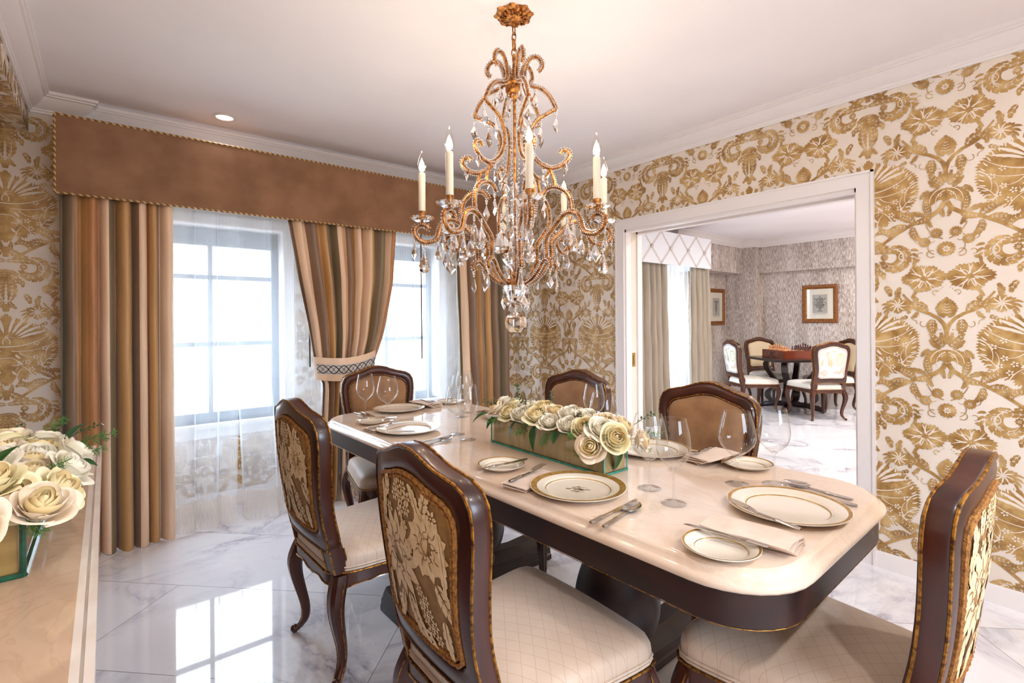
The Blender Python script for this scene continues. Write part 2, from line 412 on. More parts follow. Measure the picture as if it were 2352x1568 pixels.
# ------------------------------------------------------------------ 2-D ornament library (polygons)
def arc(x, y, ang, ln, turn, n=10, acc=1.0):
    p = [(x, y)]; h = ang; st = ln / n
    for i in range(n):
        h += turn / n * (1 + (acc - 1) * i / n); x += st * cos(h); y += st * sin(h); p.append((x, y))
    return p
def leafp(path, w, lobes=5, gap=.10, one=0, sharp=.35):
    """scalloped leaf halves on both sides of a rib path"""
    P = resample([(a, b, 0) for a, b in path], lobes * 3 + 1); n = len(P); out = []; veins = []
    for sd in (1, -1):
        if one and sd != one: continue
        inner = []; outer = []
        for i, p in enumerate(P):
            t = i / (n - 1); d = (P[min(i + 1, n - 1)] - P[max(i - 1, 0)]); d.normalize(); nx, ny = -d.y * sd, d.x * sd
            ww = w * (sin(pi * min(1, t * .92 + .04)) ** .6) * (1 - .35 * t)
            k = i % 3
            ph = (.62, .95, 1.0)[k] if i not in (0, n - 1) else 0
            g = gap * w * (1 - t)
            inner.append((p.x + nx * g, p.y + ny * g))
            sh = w * sharp * (1 if k == 2 else 0)
            if 0 < i < n - 1: outer.append((p.x + nx * max(ww * ph, g * 1.3) + d.x * sh, p.y + ny * max(ww * ph, g * 1.3) + d.y * sh))
        o2 = [inner[0]] + outer + [inner[-1]]
        for i in range(n - 1):
            q = [inner[i], inner[i + 1], o2[i + 1], o2[i]]
            out.append(q if sd == -1 else q[::-1])
        if w >= .017:
            for i in range(2, n - 2, 3):                       # pale veins between the lobes
                (ax, ay), (bx, by) = inner[i], o2[i + 1]; L = hypot(bx - ax, by - ay)
                veins.append(tuple(drop(ax, ay, atan2(by - ay, bx - ax), L * .82, max(.0028, L * .11), sd * -.5, 4)))
    return out + veins
def lobefan(path, w, lobes=6, fl=.34, one=0):
    """acanthus: separate narrow leaflets leaving a rib"""
    P = resample([(a, b, 0) for a, b in path], lobes + 2); out = []
    for i in range(1, lobes + 1):
        t = i / (lobes + 1); d = P[i + 1] - P[i - 1]; d.normalize()
        L = w * (.55 + .6 * sin(pi * min(1, t * .9 + .1))) * (1 - .25 * t)
        for sd in (1, -1):
            if one and sd != one: continue
            a = atan2(d.y, d.x) + sd * (1.0 - .45 * t)
            out.append(drop(P[i].x, P[i].y, a, L, L * fl, -sd * .5))
    d = P[-1] - P[-2]; out.append(drop(P[-2].x, P[-2].y, atan2(d.y, d.x), w * .8, w * .28, 0))
    return out
def drop(x, y, a, L, w, bend=0, n=5):
    c = arc(x, y, a, L, bend, n); l = []; r = []
    for i in range(1, n):
        t = i / n; dx, dy = c[i + 1][0] - c[i - 1][0], c[i + 1][1] - c[i - 1][1]; k = hypot(dx, dy) or 1
        ww = w * .5 * sin(pi * t ** .75) ** .8 + w * .08
        l.append((c[i][0] - dy / k * ww, c[i][1] + dx / k * ww)); r.append((c[i][0] + dy / k * ww, c[i][1] - dx / k * ww))
    return [c[0]] + r + [c[-1]] + l[::-1]
def stemp(path, w0, w1):
    P = [Vector((a, b, 0)) for a, b in path]; n = len(P); l = []; r = []
    for i, p in enumerate(P):
        d = P[min(i + 1, n - 1)] - P[max(i - 1, 0)]; d.normalize(); ww = lerp(w0, w1, i / (n - 1)) / 2
        l.append((p.x - d.y * ww, p.y + d.x * ww)); r.append((p.x + d.y * ww, p.y - d.x * ww))
    return [[r[i], r[i + 1], l[i + 1], l[i]] for i in range(n - 1)]
def daisy(x, y, r, n=11):
    out = [drop(x + r * .28 * cos(2 * pi * k / n), y + r * .28 * sin(2 * pi * k / n), 2 * pi * k / n, r * .74, r * .42, 0, 4) for k in range(n)]
    out.append([(x + r * .17 * cos(k), y + r * .17 * sin(k)) for k in [i * pi / 4 for i in range(8)]])
    return out
def carn(x, y, ang, r, n=11, span=5.2):
    out = []
    for k in range(n):
        a = ang + (k / (n - 1) - .5) * span; R = r * (.85 + .22 * ((k * 7) % 3) / 2)
        c, s = cos(a), sin(a); w = span / n * .44
        pts = [(x + r * .14 * c, y + r * .14 * s)]
        for q in (-1, -.55, -.4, 0, .25, .6, 1):
            rr = R * (1.0 if q in (-.55, 0, .6) else .86); pts.append((x + rr * cos(a + q * w), y + rr * sin(a + q * w)))
        out.append(pts)
    return out
def mirror(ps): return [type(p)([(-a, b) for a, b in p][::-1]) for p in ps]   # tuple = painted in the ground colour

TW, TH = .634, .78
def damask_tile():
    H = []
    B = TW / 2
    def star(cx, cyy, pts, teeth, amp):
        """filled toothed shape seen from its centre, as a fan of slices"""
        P = resample([(a, b, 0) for a, b in pts], teeth * 2 + 1); o = []; q = []
        for i, p in enumerate(P):
            k = 1 + (amp if i % 2 else -amp) * (0 if i in (0, len(P) - 1) else 1); q.append((cx + (p.x - cx) * k, cyy + (p.y - cyy) * k))
        for a, b in zip(q, q[1:]): o.append([(cx, cyy), a, b])
        return o
    def cr(ps): return [tuple(p) for p in ps]
    def ln(path, w0, w1=.0016): return cr(stemp(path, w0, w1))
    # medallion
    out = [(0, -.21), (.022, -.20), (.036, -.17), (.062, -.176), (.085, -.18), (.098, -.155), (.128, -.155), (.150, -.13), (.178, -.118), (.190, -.09), (.208, -.065), (.218, -.03), (.222, .0), (.215, .03), (.220, .055), (.205, .08), (.185, .10), (.160, .125), (.128, .138), (.105, .155), (.072, .155), (.05, .175), (.028, .172), (.015, .19), (0, .20)]
    out = [(a * .95, b * .95) for a, b in out]
    H += star(0, -.005, out, 46, .030)
    for a, L, tn in ((80, .10, -.1), (66, .105, -.15), (53, .11, -.2), (41, .115, -.25), (30, .12, -.3)):          # feather fan
        r = radians(a); H += cr([drop(.055 * cos(r), .03 + .055 * sin(r), r, L, .011, tn)])
        for q in (.45, .62, .8): H += cr([drop(.055 * cos(r) + L * q * cos(r + tn * .5), .03 + .055 * sin(r) + L * q * sin(r + tn * .5), r - .6, .03, .0045, .5)])
    H += ln(arc(.0, .012, radians(-4), .225, .9, 12), .006) + ln(arc(.02, -.012, radians(-10), .19, .75, 12), .004)
    H += ln(arc(.012, .025, radians(60), .075, 2.6, 10), .005) + ln(arc(.004, .055, radians(70), .045, 2.4, 8), .004)
    H += ln(arc(.20, .035, radians(205), .12, 1.4, 10), .005) + ln(arc(.213, -.035, radians(190), .13, 1.3, 10), .005) + ln(arc(.165, -.12, radians(150), .11, -1.6, 10), .005)
    H += ln(arc(.105, -.155, radians(105), .10, .9, 10), .005) + ln(arc(.04, -.17, radians(95), .07, -.8, 8), .005) + ln(arc(.022, -.09, radians(-30), .06, 1.9, 8), .004)
    H += ln(arc(.0, -.05, radians(20), .10, -2.6, 10), .004) + ln(arc(.05, -.02, radians(-60), .08, 1.2, 8), .004)
    for a, b in ((.118, -.05), (.085, -.075), (.10, -.115), (.135, -.085), (.155, .0), (.12, .03)): H += cr(daisy(a, b, .0145, 5)[:-1]); H.append(daisy(a, b, .0145, 6)[-1])
    for k in range(16):
        r = radians(-62 + 8.2 * k); H += cr([drop(.178 * cos(r), -.005 + .158 * sin(r), r + .25, .030, .0052, .5, 4)])
    for a, b in ((.035, -.03), (.045, -.065), (.022, -.12)): H += cr([drop(a, b, radians(-70), .035, .009, .6)])
    H += leafp(arc(.012, -.235, radians(-60), .09, .9, 8), .022, 5) + leafp(arc(.05, -.40, radians(130), .07, .6, 6), .018, 4) + leafp(arc(.003, -.22, radians(-88), .06, 0, 5), .014, 3) + daisy(.07, -.33, .018, 9)
    # crown above it
    H += leafp(arc(.003, .20, radians(86), .045, 0, 4), .014, 3)
    # C leaves and palmette
    H += leafp(arc(.012, .262, radians(62), .15, 1.15, 14), .026, 7) + leafp(arc(.022, .345, radians(100), .085, -3.2, 12, 1.4), .017, 5)
    H += leafp(arc(.010, .262, radians(-80), .055, .8, 6), .014, 3) + leafp(arc(.070, .30, radians(-35), .06, -.9, 6), .017, 3)
    H += leafp(arc(.004, .435, radians(-88), .055, 0, 6), .018, 4) + leafp(arc(.012, .43, radians(-50), .045, .5, 6), .014, 3)
    # S scroll
    H += leafp(arc(.0, .478, radians(12), .17, -.55, 12), .019, 7)
    H += leafp(arc(.095, .492, radians(12), .225, -4.3, 26, 1.15), .038, 11, gap=.14, one=0)
    H += ln(arc(.112, .488, radians(-5), .175, -3.7, 18, 1.3), .005)
    H += ln(arc(.155, .428, radians(200), .10, -4.6, 16, 1.5), .004)
    H += [drop(.178 + .004 * k, .475 - k * .018, radians(30 - 28 * k), .036, .011, -1.2) for k in range(5)]
    H += [drop(.125 - .01 * k, .405 + .004 * k, radians(-110 + 25 * k), .028, .010, .9) for k in range(3)]
    # carnation
    cx, cyy = .232, .330
    pet = [(cx + .088 * cos(radians(t)) * k, cyy + .066 * sin(radians(t)) * k) for t, k in [(-100, 1), (-78, .96), (-62, .8), (-40, .95), (-18, .86), (0, 1.03), (22, .98), (42, .88), (62, 1.0), (82, .9), (100, .98), (124, 1.02), (146, .84), (170, 1.04), (195, 1.0), (215, .8), (238, .95), (260, 1)]]
    H += star(cx, cyy, pet, 30, .055)
    for k in range(15):
        r = radians(-95 + 24.5 * k); rr = .052 if k % 2 else .066
        H += cr([drop(cx + .012 * cos(r), cyy + .010 * sin(r), r + (.25 if k % 2 else -.2), rr, .0058 if k % 2 else .0036, .5 if k % 2 else -.3, 6)])
    H += ln(arc(cx - .03, cyy - .012, radians(30), .06, -2.2, 10), .005) + ln(arc(cx + .005, cyy + .01, radians(100), .05, -2.4, 10), .005)
    H += stemp(arc(.185, .235, radians(70), .055, -.25, 4), .012, .015)
    # trunk, fork and branch with its flower
    H += stemp([(B, .072), (B - .010, .105), (B - .030, .132), (B - .062, .155), (B - .10, .172), (B - .14, .196), (B - .165, .205)], .017, .011)
    H += stemp(arc(B - .085, .172, radians(150), .12, -.45, 8), .011, .008)
    H += leafp(arc(B - .078, .160, radians(80), .125, 2.9, 14, 1.5), .021, 7)
    fx, fy = .125, .200
    H += star(fx, fy, [(fx + .052 * cos(radians(t)) * (1 if t % 60 else .8), fy + .040 * sin(radians(t)) * (1 if t % 60 else .8)) for t in range(0, 361, 20)], 18, .09)
    for k in range(9): H += cr([drop(fx, fy, radians(100 + 40 * k), .04, .005, .6, 5)])
    H += [drop(fx - .035, fy - .012 * k + .01, radians(170 + 18 * k), .038, .009, .7) for k in range(4)]
    H += leafp(arc(fx + .005, fy + .03, radians(120), .065, -1.1, 6), .016, 3) + lobefan(arc(.205, .205, radians(95), .04, .5, 5), .018, 2, .5)
    H += leafp(arc(B - .11, .168, radians(-100), .045, -.8, 5), .012, 3) + lobefan(arc(B - .14, .145, radians(190), .05, .4, 5), .016, 3, .4)
    H += leafp(arc(B - .052, .128, radians(255), .07, .5, 8), .025, 5)
    H += [drop(B - .02 - .011 * k, .078 + .002 * k * k, radians(190), .006, .004) for k in range(4)]
    H += stemp(arc(B - .095, .118, radians(200), .05, 3.6, 10), .003, .002) + stemp(arc(B - .115, .105, radians(60), .035, 2.2, 6), .003, .002)
    # bud
    H += star(B, .19, [(B, .145), (B - .02, .15), (B - .036, .165), (B - .042, .182), (B - .034, .20), (B - .024, .215), (B - .012, .225), (B, .235)], 10, .08)
    for k in range(4): H += ln([(B, .158 + .013 * k), (B - .012 + .002 * k, .164 + .013 * k), (B - .02 + .004 * k, .160 + .013 * k)], .003)
    H += leafp(arc(B - .004, .138, radians(165), .045, -1.0, 6), .010, 3)
    H += stemp(arc(B - .03, .262, radians(100), .05, 4.4, 12), .003, .002) + [drop(B - .012 - .008 * k, .285 - .008 * k, radians(225), .005, .003) for k in range(5)]
    # vase with its leaves
    H += stemp([(B, .075), (B, .018)], .016, .012) + lobefan(arc(B, .02, radians(90), .045, 0, 4), .010, 3, .5)
    H += leafp(arc(B - .004, .005, radians(115), .062, -.25, 6), .013, 4) + leafp(arc(B - .008, -.004, radians(142), .085, -.35, 6), .018, 5)
    H += leafp(arc(B - .02, -.015, radians(165), .065, -.9, 6), .012, 3)
    H += star(B, -.05, [(B, -.02), (B - .03, -.018), (B - .055, -.024), (B - .076, -.042), (B - .082, -.062), (B - .07, -.082), (B - .056, -.096), (B - .05, -.08), (B - .042, -.066), (B - .026, -.068), (B - .012, -.078), (B, -.082)], 13, .05)
    H += ln(arc(B - .004, -.016, radians(180), .12, 1.9, 12), .005) + ln(arc(B - .004, -.03, radians(195), .10, 1.9, 12), .004)
    H += leafp(arc(B - .064, -.020, radians(205), .05, .7, 6), .013, 4)
    H += [p for p in cr(daisy(B - .022, -.048, .010, 5)[:-1])]
    # lower branch
    H += stemp([(B - .004, -.085), (B - .020, -.118), (B - .052, -.142), (B - .095, -.160), (B - .14, -.182), (B - .19, -.212), (B - .24, -.25), (B - .29, -.29)], .020, .012)
    H += leafp(arc(B - .062, -.140, radians(112), .082, -.35, 8), .020, 6) + leafp(arc(B - .078, -.142, radians(150), .075, .4, 8), .015, 4)
    H += leafp(arc(B - .125, -.168, radians(118), .085, .9, 8), .026, 6) + leafp(arc(B - .15, -.185, radians(170), .075, .5, 8), .020, 5)
    H += leafp(arc(B - .055, -.150, radians(215), .075, -.6, 8), .018, 5) + leafp(arc(B - .07, -.155, radians(262), .05, .9, 8), .013, 4)
    H += leafp(arc(B - .125, -.19, radians(245), .08, 1.5, 10), .020, 5) + leafp(arc(B - .18, -.21, radians(200), .10, -1.4, 12), .014, 5)
    H += leafp(arc(B - .22, -.235, radians(80), .09, 2.3, 12, 1.3), .018, 6) + lobefan(arc(B - .265, -.205, radians(80), .05, .2, 6), .014, 4, .4)
    H += leafp(arc(B - .012, -.118, radians(-110), .04, .8, 5), .011, 3) + leafp(arc(.02, -.245, radians(95), .05, -.2, 5), .013, 3)
    # small flowers and tendrils
    H += daisy(B - .036, -.232, .025, 13) + daisy(B - .082, -.272, .024, 13)
    H += stemp(arc(B - .012, -.262, radians(160), .10, -.9, 10), .0045, .003) + stemp(arc(B - .06, -.245, radians(190), .06, 3.8, 10), .003, .002) + stemp(arc(B - .10, -.245, radians(150), .05, 3.4, 10), .0035, .0025)
    H += stemp(arc(B - .045, -.335, radians(165), .06, -1.6, 8), .0035, .003) + stemp(arc(B - .09, -.325, radians(120), .05, 4.2, 10), .003, .002) + stemp(arc(B - .045, -.345, radians(230), .075, -4.4, 12), .0035, .0025)
    H += lobefan(arc(B - .10, -.345, radians(240), .025, 0, 4), .010, 2, .6)
    H = H + mirror(H)
    C = daisy(B, -.312, .036, 15) + [tuple(p) for p in daisy(B, -.312, .016, 7)]
    return H + C
TILE = damask_tile()
def wrapped(x0, x1, y0, y1, ox, oy):
    """all tile polygons covering a rectangle; clipped to it"""
    out = []
    i0, i1 = math.floor((x0 - ox) / TW - .5) - 1, math.ceil((x1 - ox) / TW + .5) + 1
    j0, j1 = math.floor((y0 - oy) / TH) - 2, math.ceil((y1 - oy) / TH) + 2
    for i in range(i0, i1 + 1):
        for j in range(j0, j1 + 1):
            cx, cyy = ox + i * TW, oy + j * TH
            if cx + .7 < x0 or cx - .7 > x1 or cyy + .8 < y0 or cyy - .8 > y1: continue
            for idx, p in enumerate(TILE):
                q = [(a + cx, b + cyy) for a, b in p]
                xs = [a for a, b in q]; ys = [b for a, b in q]
                if max(xs) <= x0 or min(xs) >= x1 or max(ys) <= y0 or min(ys) >= y1: continue
                if min(xs) < x0 or max(xs) > x1 or min(ys) < y0 or max(ys) > y1:
                    q = clip(q, x0, x1, y0, y1)
                if len(q) >= 3: out.append((q, 0 if isinstance(p, tuple) else 1, idx))
    return out
def clip(q, x0, x1, y0, y1):
    for ax, lim, sg in ((0, x0, 1), (0, x1, -1), (1, y0, 1), (1, y1, -1)):
        r = []
        for i in range(len(q)):
            a, b = q[i - 1], q[i]; ia, ib = (a[ax] - lim) * sg >= 0, (b[ax] - lim) * sg >= 0
            if ia != ib:
                t = (lim - a[ax]) / (b[ax] - a[ax]); r.append((a[0] + t * (b[0] - a[0]), a[1] + t * (b[1] - a[1])))
            if ib: r.append(b)
        q = r
        if len(q) < 3: return []
    return q
def paper(mb, rects, place, ox, oy, mi=1):
    """rects in wall coordinates; place(a, z, lift) -> xyz"""
    for k, (a0, a1, z0, z1) in enumerate(rects):
        for q, mm, i in wrapped(a0, a1, z0, z1, ox, oy):
            mb.poly([place(a, b, .0004 + .000001 * i) for a, b in q], mi * mm)

# ------------------------------------------------------------------ the room
XR, YW, YR = 3.155, 3.85, 4.05          # right wall, window wall, recessed window wall
XL, YB = -.62, -1.62                    # left wall, back wall
XF = 8.50                                # far wall of the next room
DY0, DY1, DZ = .937, 2.497, 2.002
fl = MB(); fl.box(XL - .1, XF + .2, YB - .1, 4.45, -.12, 0); struct(fl, 'floor', M['floor'])
ce = MB(); ce.box(XL - .1, XF + .2, YB - .1, 4.45, CEIL, CEIL + .12); struct(ce, 'ceiling', M['ceiling'])
# right wall with the doorway
wr = MB(); mats = [M['paper'], M['gold_print'], M['white_paint'], M['strie']]
for (y0, y1, z0, z1) in ((YB, DY0, 0, CEIL), (DY1, YR + .1, 0, CEIL), (DY0, DY1, DZ, CEIL)):
    wr.box(XR, XR + .198, y0, y1, z0, z1, 0)
paper(wr, [(-1.2, .857, .08, 2.48), (2.577, YW, .08, 2.48), (.857, 2.577, 2.08, 2.48)], lambda a, z, e: (XR - e, a, z), .885, 1.165)
struct(wr, 'wall_right', mats)
# window wall
ww = MB(); mats = [M['paper'], M['gold_print'], M['white_paint']]
for (x0, x1) in ((XL, -.12), (3.0, XR)): ww.box(x0, x1, YW, YR + .02, 0, CEIL, 0)
xs = [-.12, WIN[0][0], WIN[0][1], WIN[1][0], WIN[1][1], 3.0]
for k in range(5):
    if k in (1, 3):
        ww.box(xs[k], xs[k + 1], YR, YR + .22, 0, WZ0, 0); ww.box(xs[k], xs[k + 1], YR, YR + .22, WZ1, CEIL, 0)
    else: ww.box(xs[k], xs[k + 1], YR, YR + .22, 0, CEIL, 0)
ww.box(-.12, 3.0, YR - .12, YR, 2.30, CEIL, 2)
pl = lambda yy: (lambda a, z, e: (a, yy - e, z))
paper(ww, [(XL, -.12, .08, 2.48), (3.0, XR, .08, 2.48)], pl(YW), -.42, 1.165)
paper(ww, [(-.12, .08, .11, 2.30), (.08, 1.12, .11, .50), (1.12, 1.43, .11, 2.30), (1.43, 2.47, .11, .50), (2.47, 3.0, .11, 2.30), (.08, 1.12, 2.06, 2.30), (1.43, 2.47, 2.06, 2.30)], pl(YR), -.42, 1.165)
struct(ww, 'wall_window', mats)
# left wall with its bulkhead, unseen back wall with an opening added for fill light
wl = MB(); wl.box(XL - .1, XL, YB, YR, 0, CEIL, 0); wl.box(XL, -.33, YB, YW, 2.365, CEIL, 0)
paper(wl, [(1.2, YW, 2.365, 2.48)], lambda a, z, e: (-.33 + e, a, z), 3.35, 2.2)
paper(wl, [(-.62, -.33, 1.2, YW)], lambda a, z, e: (a, z, 2.365 - e), -.42, 1.165)
paper(wl, [(1.8, YW, .08, 2.36)], lambda a, z, e: (XL + e, a, z), 3.35, 1.165)
struct(wl, 'wall_left', [M['paper'], M['gold_print']])
bw = MB(); bw.box(XL, .5, YB - .1, YB, 0, CEIL); bw.box(1.7, XR, YB - .1, YB, 0, CEIL); bw.box(.5, 1.7, YB - .1, YB, 2.1, CEIL); bw.box(.5, 1.7, YB - .1, YB, 0, 1.15)
bw.box(XR, XF, YB - .1, YB, 0, CEIL)
struct(bw, 'wall_back', M['paper'])
# next room walls
nr = MB(); X0 = XR + .198
nr.box(X0, 5.15, 4.20, 4.40, 0, CEIL); nr.box(6.35, 8.25, 4.385, 4.5, 0, CEIL); nr.box(5.15, 6.35, 4.20, 4.4, 2.1, CEIL); nr.box(5.15, 6.35, 4.2, 4.4, 0, .3)
nr.box(6.35, 8.25, 4.10, 4.385, 2.055, CEIL); nr.box(8.25, XF + .15, 3.88, 4.5, 0, CEIL)
nr.box(8.385, XF, YB, 3.88, 2.055, CEIL); nr.box(XF, XF + .15, YB, 3.88, 0, CEIL)
nr.box(X0, X0 + .004, 2.60, 4.2, 0, CEIL); nr.box(X0, X0 + .004, YB, .83, 0, CEIL)
struct(nr, 'wall_next_room', M['strie'])

def sweep(mb, prof, path, mi=0):
    """prof: (offset into the room, z); path: plan polyline, room on its left"""
    P = [Vector((a, b, 0)) for a, b in path]; n = len(P); rings = []
    for i, p in enumerate(P):
        d0 = (P[i] - P[i - 1]).normalized() if i else (P[1] - P[0]).normalized()
        d1 = (P[i + 1] - P[i]).normalized() if i < n - 1 else d0
        n0 = Vector((-d0.y, d0.x, 0)); n1 = Vector((-d1.y, d1.x, 0)); m = (n0 + n1); m = m / max(.3, m.dot(n0)) if m.length > 1e-6 else n0
        rings.append([(p.x + m.x * o, p.y + m.y * o, z) for o, z in prof])
    mb.grid(rings, mi=mi)
dz = CEIL - 2.62
CROWN = [(0, 2.478), (.010, 2.478), (.012, 2.488), (.018, 2.492), (.020, 2.500), (.034, 2.508), (.052, 2.524), (.066, 2.545), (.072, 2.556), (.082, 2.558), (.084, 2.566), (.092, 2.569), (.095, CEIL)]
cr = MB()
sweep(cr, CROWN, [(XR, YB), (XR, YW), (3.0, YW), (3.0, YR - .12), (-.12, YR - .12), (-.12, YW), (-.33, YW), (-.33, YB)])
struct(cr, 'trim_1', M['white_paint'], True, 'white crown moulding round the dining room ceiling')
cr = MB()
sweep(cr, CROWN, [(8.385, YB), (8.385, 3.88), (8.25, 3.88), (8.25, 4.10), (6.35, 4.10), (6.35, 4.20), (X0, 4.20)])
struct(cr, 'trim_2', M['white_paint'], True, 'white crown moulding of the room behind the doorway')
BASE = [(0.02, 0.0), (.02, .018), (.014, .028), (.012, .07), (.006, .081), (0, .082)]
bb = MB(); sweep(bb, BASE, [(XR, YB), (XR, .857)]); sweep(bb, BASE, [(XR, 2.577), (XR, YW)]); struct(bb, 'baseboard_right', M['white_paint'], True)
bb = MB(); sweep(bb, [(o, z * 1.35) for o, z in BASE], [(XR, YW), (3.0, YW), (3.0, YR), (-.12, YR), (-.12, YW), (XL, YW)]); struct(bb, 'baseboard_window', M['white_paint'], True)
bb = MB(); sweep(bb, [(o * 1.2, z * 2.1) for o, z in BASE], [(XF, YB), (XF, 3.88), (8.25, 3.88), (8.25, 4.385), (6.35, 4.385)]); struct(bb, 'baseboard_next_room', M['white_paint'], True)
# doorway: casing, jambs, pocket door leaves with a brass latch
dr = MB(); dr.box(XR - .018, XR, .857, DY0, 0, 2.082); dr.box(XR - .018, XR, DY1, 2.577, 0, 2.082); dr.box(XR - .018, XR, DY0, DY1, DZ, 2.082)
dr.box(XR - .024, XR - .018, .857, .870, 0, 2.082); dr.box(XR - .024, XR - .018, 2.564, 2.577, 0, 2.082); dr.box(XR - .024, XR - .018, .857, 2.577, 2.07, 2.082)
o = struct(dr, 'door_1', M['white_paint'], False, 'white cased opening to the chess room')
j = MB(); j.box(XR, XR + .06, DY1 - .012, DY1, 0, DZ); j.box(XR + .145, XR + .198, DY1 - .012, DY1, 0, DZ); j.box(XR, XR + .06, DY0, DY0 + .012, 0, DZ); j.box(XR + .145, XR + .198, DY0, DY0 + .012, 0, DZ)
j.box(XR, XR + .06, DY0, DY1, DZ - .02, DZ); j.box(XR + .145, XR + .198, DY0, DY1, DZ - .02, DZ); j.box(XR + .198, XR + .216, DY1, 2.59, 0, 2.08); j.box(XR + .198, XR + .216, .84, DY0, 0, 2.08); j.box(XR + .198, XR + .216, .84, 2.59, DZ, 2.08)
j.build('door_jamb', M['white_paint'], o, False)
lf = MB(); lf.box(XR + .078, XR + .125, DY1 + .002, DY1 + .03, .01, DZ); l1 = lf.build('door_leaf', M['white_paint'], o, False)
lt = MB(); lt.box(XR + .082, XR + .121, DY1 - .002, DY1 + .002, .93, 1.04); lt.box(XR + .094, XR + .109, DY1 - .006, DY1 - .002, .95, 1.02); lt.build('door_latch', M['brass'], l1, False)
lf = MB(); lf.box(XR + .078, XR + .125, DY0 - .03, DY0 - .002, .01, DZ); lf.build('door_leaf', M['white_paint'], o, False)

# windows
def window(idx, a, b, z0, z1, yw, depth, hm, vm, mats=M['window_frame'], reveal=True):
    y = yw + depth - .05; f = MB(); t = .055
    f.box(a, a + t, y, y + .05, z0, z1); f.box(b - t, b, y, y + .05, z0, z1); f.box(a, b, y, y + .05, z0, z0 + t); f.box(a, b, y, y + .05, z1 - .13, z1)
    o = struct(f, 'window_%d' % idx, mats)
    g = MB()
    for h in hm: g.box(a + t, b - t, y + .01, y + .04, h - .016, h + .016)
    for v in vm: g.box(v - .014, v + .014, y + .01, y + .04, z0 + t, z1 - .13)
    g.build('window_muntins', mats, o, False)
    p = MB(); p.box(a + t, b - t, y + .022, y + .026, z0 + t, z1 - .13); p.build('window_pane', M['pane'], o, False)
    if reveal:
        s = MB(); s.box(a - .05, b + .05, yw - .05, y, z0 - .028, z0)
        s.build('window_sill', M['white_paint'], o, False)
        c = MB(); c.box(a - .07, a, yw - .014, yw, z0 - .10, z1 + .07); c.box(b, b + .07, yw - .014, yw, z0 - .10, z1 + .07); c.box(a, b, yw - .014, yw, z1, z1 + .07); c.box(a, b, yw - .014, yw, z0 - .10, z0 - .028)
        c.box(a, a + .004, yw, y, z0, z1); c.box(b - .004, b, yw, y, z0, z1); c.box(a, b, yw, y, z1 - .004, z1)
        c.build('window_casing', M['white_paint'], o, False)
    return o
window(1, WIN[0][0], WIN[0][1], WZ0, WZ1, YR, .19, (1.145, 1.63), (.59,))
window(2, WIN[1][0], WIN[1][1], WZ0, WZ1, YR, .19, (1.145, 1.63), (1.95,))
window(3, 5.15, 6.35, .3, 2.1, 4.20, .17, (1.2,), (5.75,), reveal=False)
f = MB()
for q in (.5, 1.07, 1.64): f.box(q, q + .06, YB - .08, YB - .03, 1.15, 2.1)
f.box(.5, 1.7, YB - .08, YB - .03, 1.15, 1.21); f.box(.5, 1.7, YB - .08, YB - .03, 2.04, 2.1)
struct(f, 'window_4', M['window_frame'])  # frame of the unseen back opening added for fill

# pale building across the street
b = MB(); b.box(-14, 26, 16, 20, -14, 6.5); bo = b.build('building', M['facade'], None, False)
tag(bo, 'pale apartment building faintly seen across the street through the sheers', 'building')
for k in range(9):
    for r in range(4):
        g = MB(); g.box(-11 + k * 3.6, -9.6 + k * 3.6, 15.95, 16, -6 + r * 3.1, -4.1 + r * 3.1); g.build('window', M['facade_glass'], bo, False)

# ------------------------------------------------------------------ drapery
def drape(name, top, bot, y0, mats, seq, nf, amp, z0, z1, shape=None, seed=1, nz=26, parent=None, cols=6, ph=0, amp_top=.6, hem=None, label=None, cat='curtain', group=None, yfun=None):
    """folded cloth: top/bot = (xa, xb) at z1/z0; shape(z)->(xa,xb) overrides"""
    rnd = random.Random(seed); n = nf * cols; fo = [rnd.uniform(.7, 1.3) for _ in range(nf + 1)]; sh = [rnd.uniform(-.25, .25) for _ in range(nf + 1)]
    cs = [0]
    for q in range(nf): cs.append(cs[-1] + rnd.uniform(.7, 1.3))
    P = []; mb = MB()
    for i in range(n + 1):
        col = []; t = i / n; f = t * nf; k = min(int(f), nf - 1); fr = f - k
        tx = (cs[k] + fr * (cs[k + 1] - cs[k])) / cs[-1]
        for j in range(nz + 1):
            z = lerp(z0, z1, j / nz)
            xa, xb = shape(z) if shape else (lerp(bot[0], top[0], j / nz), lerp(bot[1], top[1], j / nz))
            a = amp * fo[k] * (1 - (1 - amp_top) * j / nz)
            a *= min(1.0, (xb - xa) / max(1e-3, top[1] - top[0]) * .6 + .5)
            wv = sin(2 * pi * fr + sh[k] + ph)
            x = lerp(xa, xb, tx) + .35 * a * cos(2 * pi * fr + .6) * (xb - xa) / max(1e-3, nf * .09)
            y = y0 + a * wv + .004 * sin(9 * z + i * .7)
            if yfun: y += yfun(z)
            zz = z
            if j == 0: zz = z + .004 * sin(i)
            col.append((x, y, zz))
        P.append(col)
    b = 0
    for i in range(n):
        mi = seq[int(i * len(seq) / n) % len(seq)] if isinstance(seq, (list, tuple)) else 0
        seg = [P[i], P[i + 1]]
        mb.grid(seg, mi=mi, flip=True)
    # weld columns
    o = mb.build(name, mats, parent)
    import bmesh
    bm = bmesh.new(); bm.from_mesh(o.data); bmesh.ops.remove_doubles(bm, verts=bm.verts, dist=1e-6); bm.to_mesh(o.data); bm.free()
    if label: tag(o, label, cat, group)
    return o
SILK = [M['silk_cream'], M['silk_gold'], M['silk_taupe'], M['silk_olive'], M['silk_copper'], M['silk_lining']]
seqL = [3, 3, 2, 1, 1, 1, 4, 1, 0, 0, 3, 2, 1, 1, 1, 2, 2, 0, 0, 4, 1, 1, 2, 0, 0, 0]
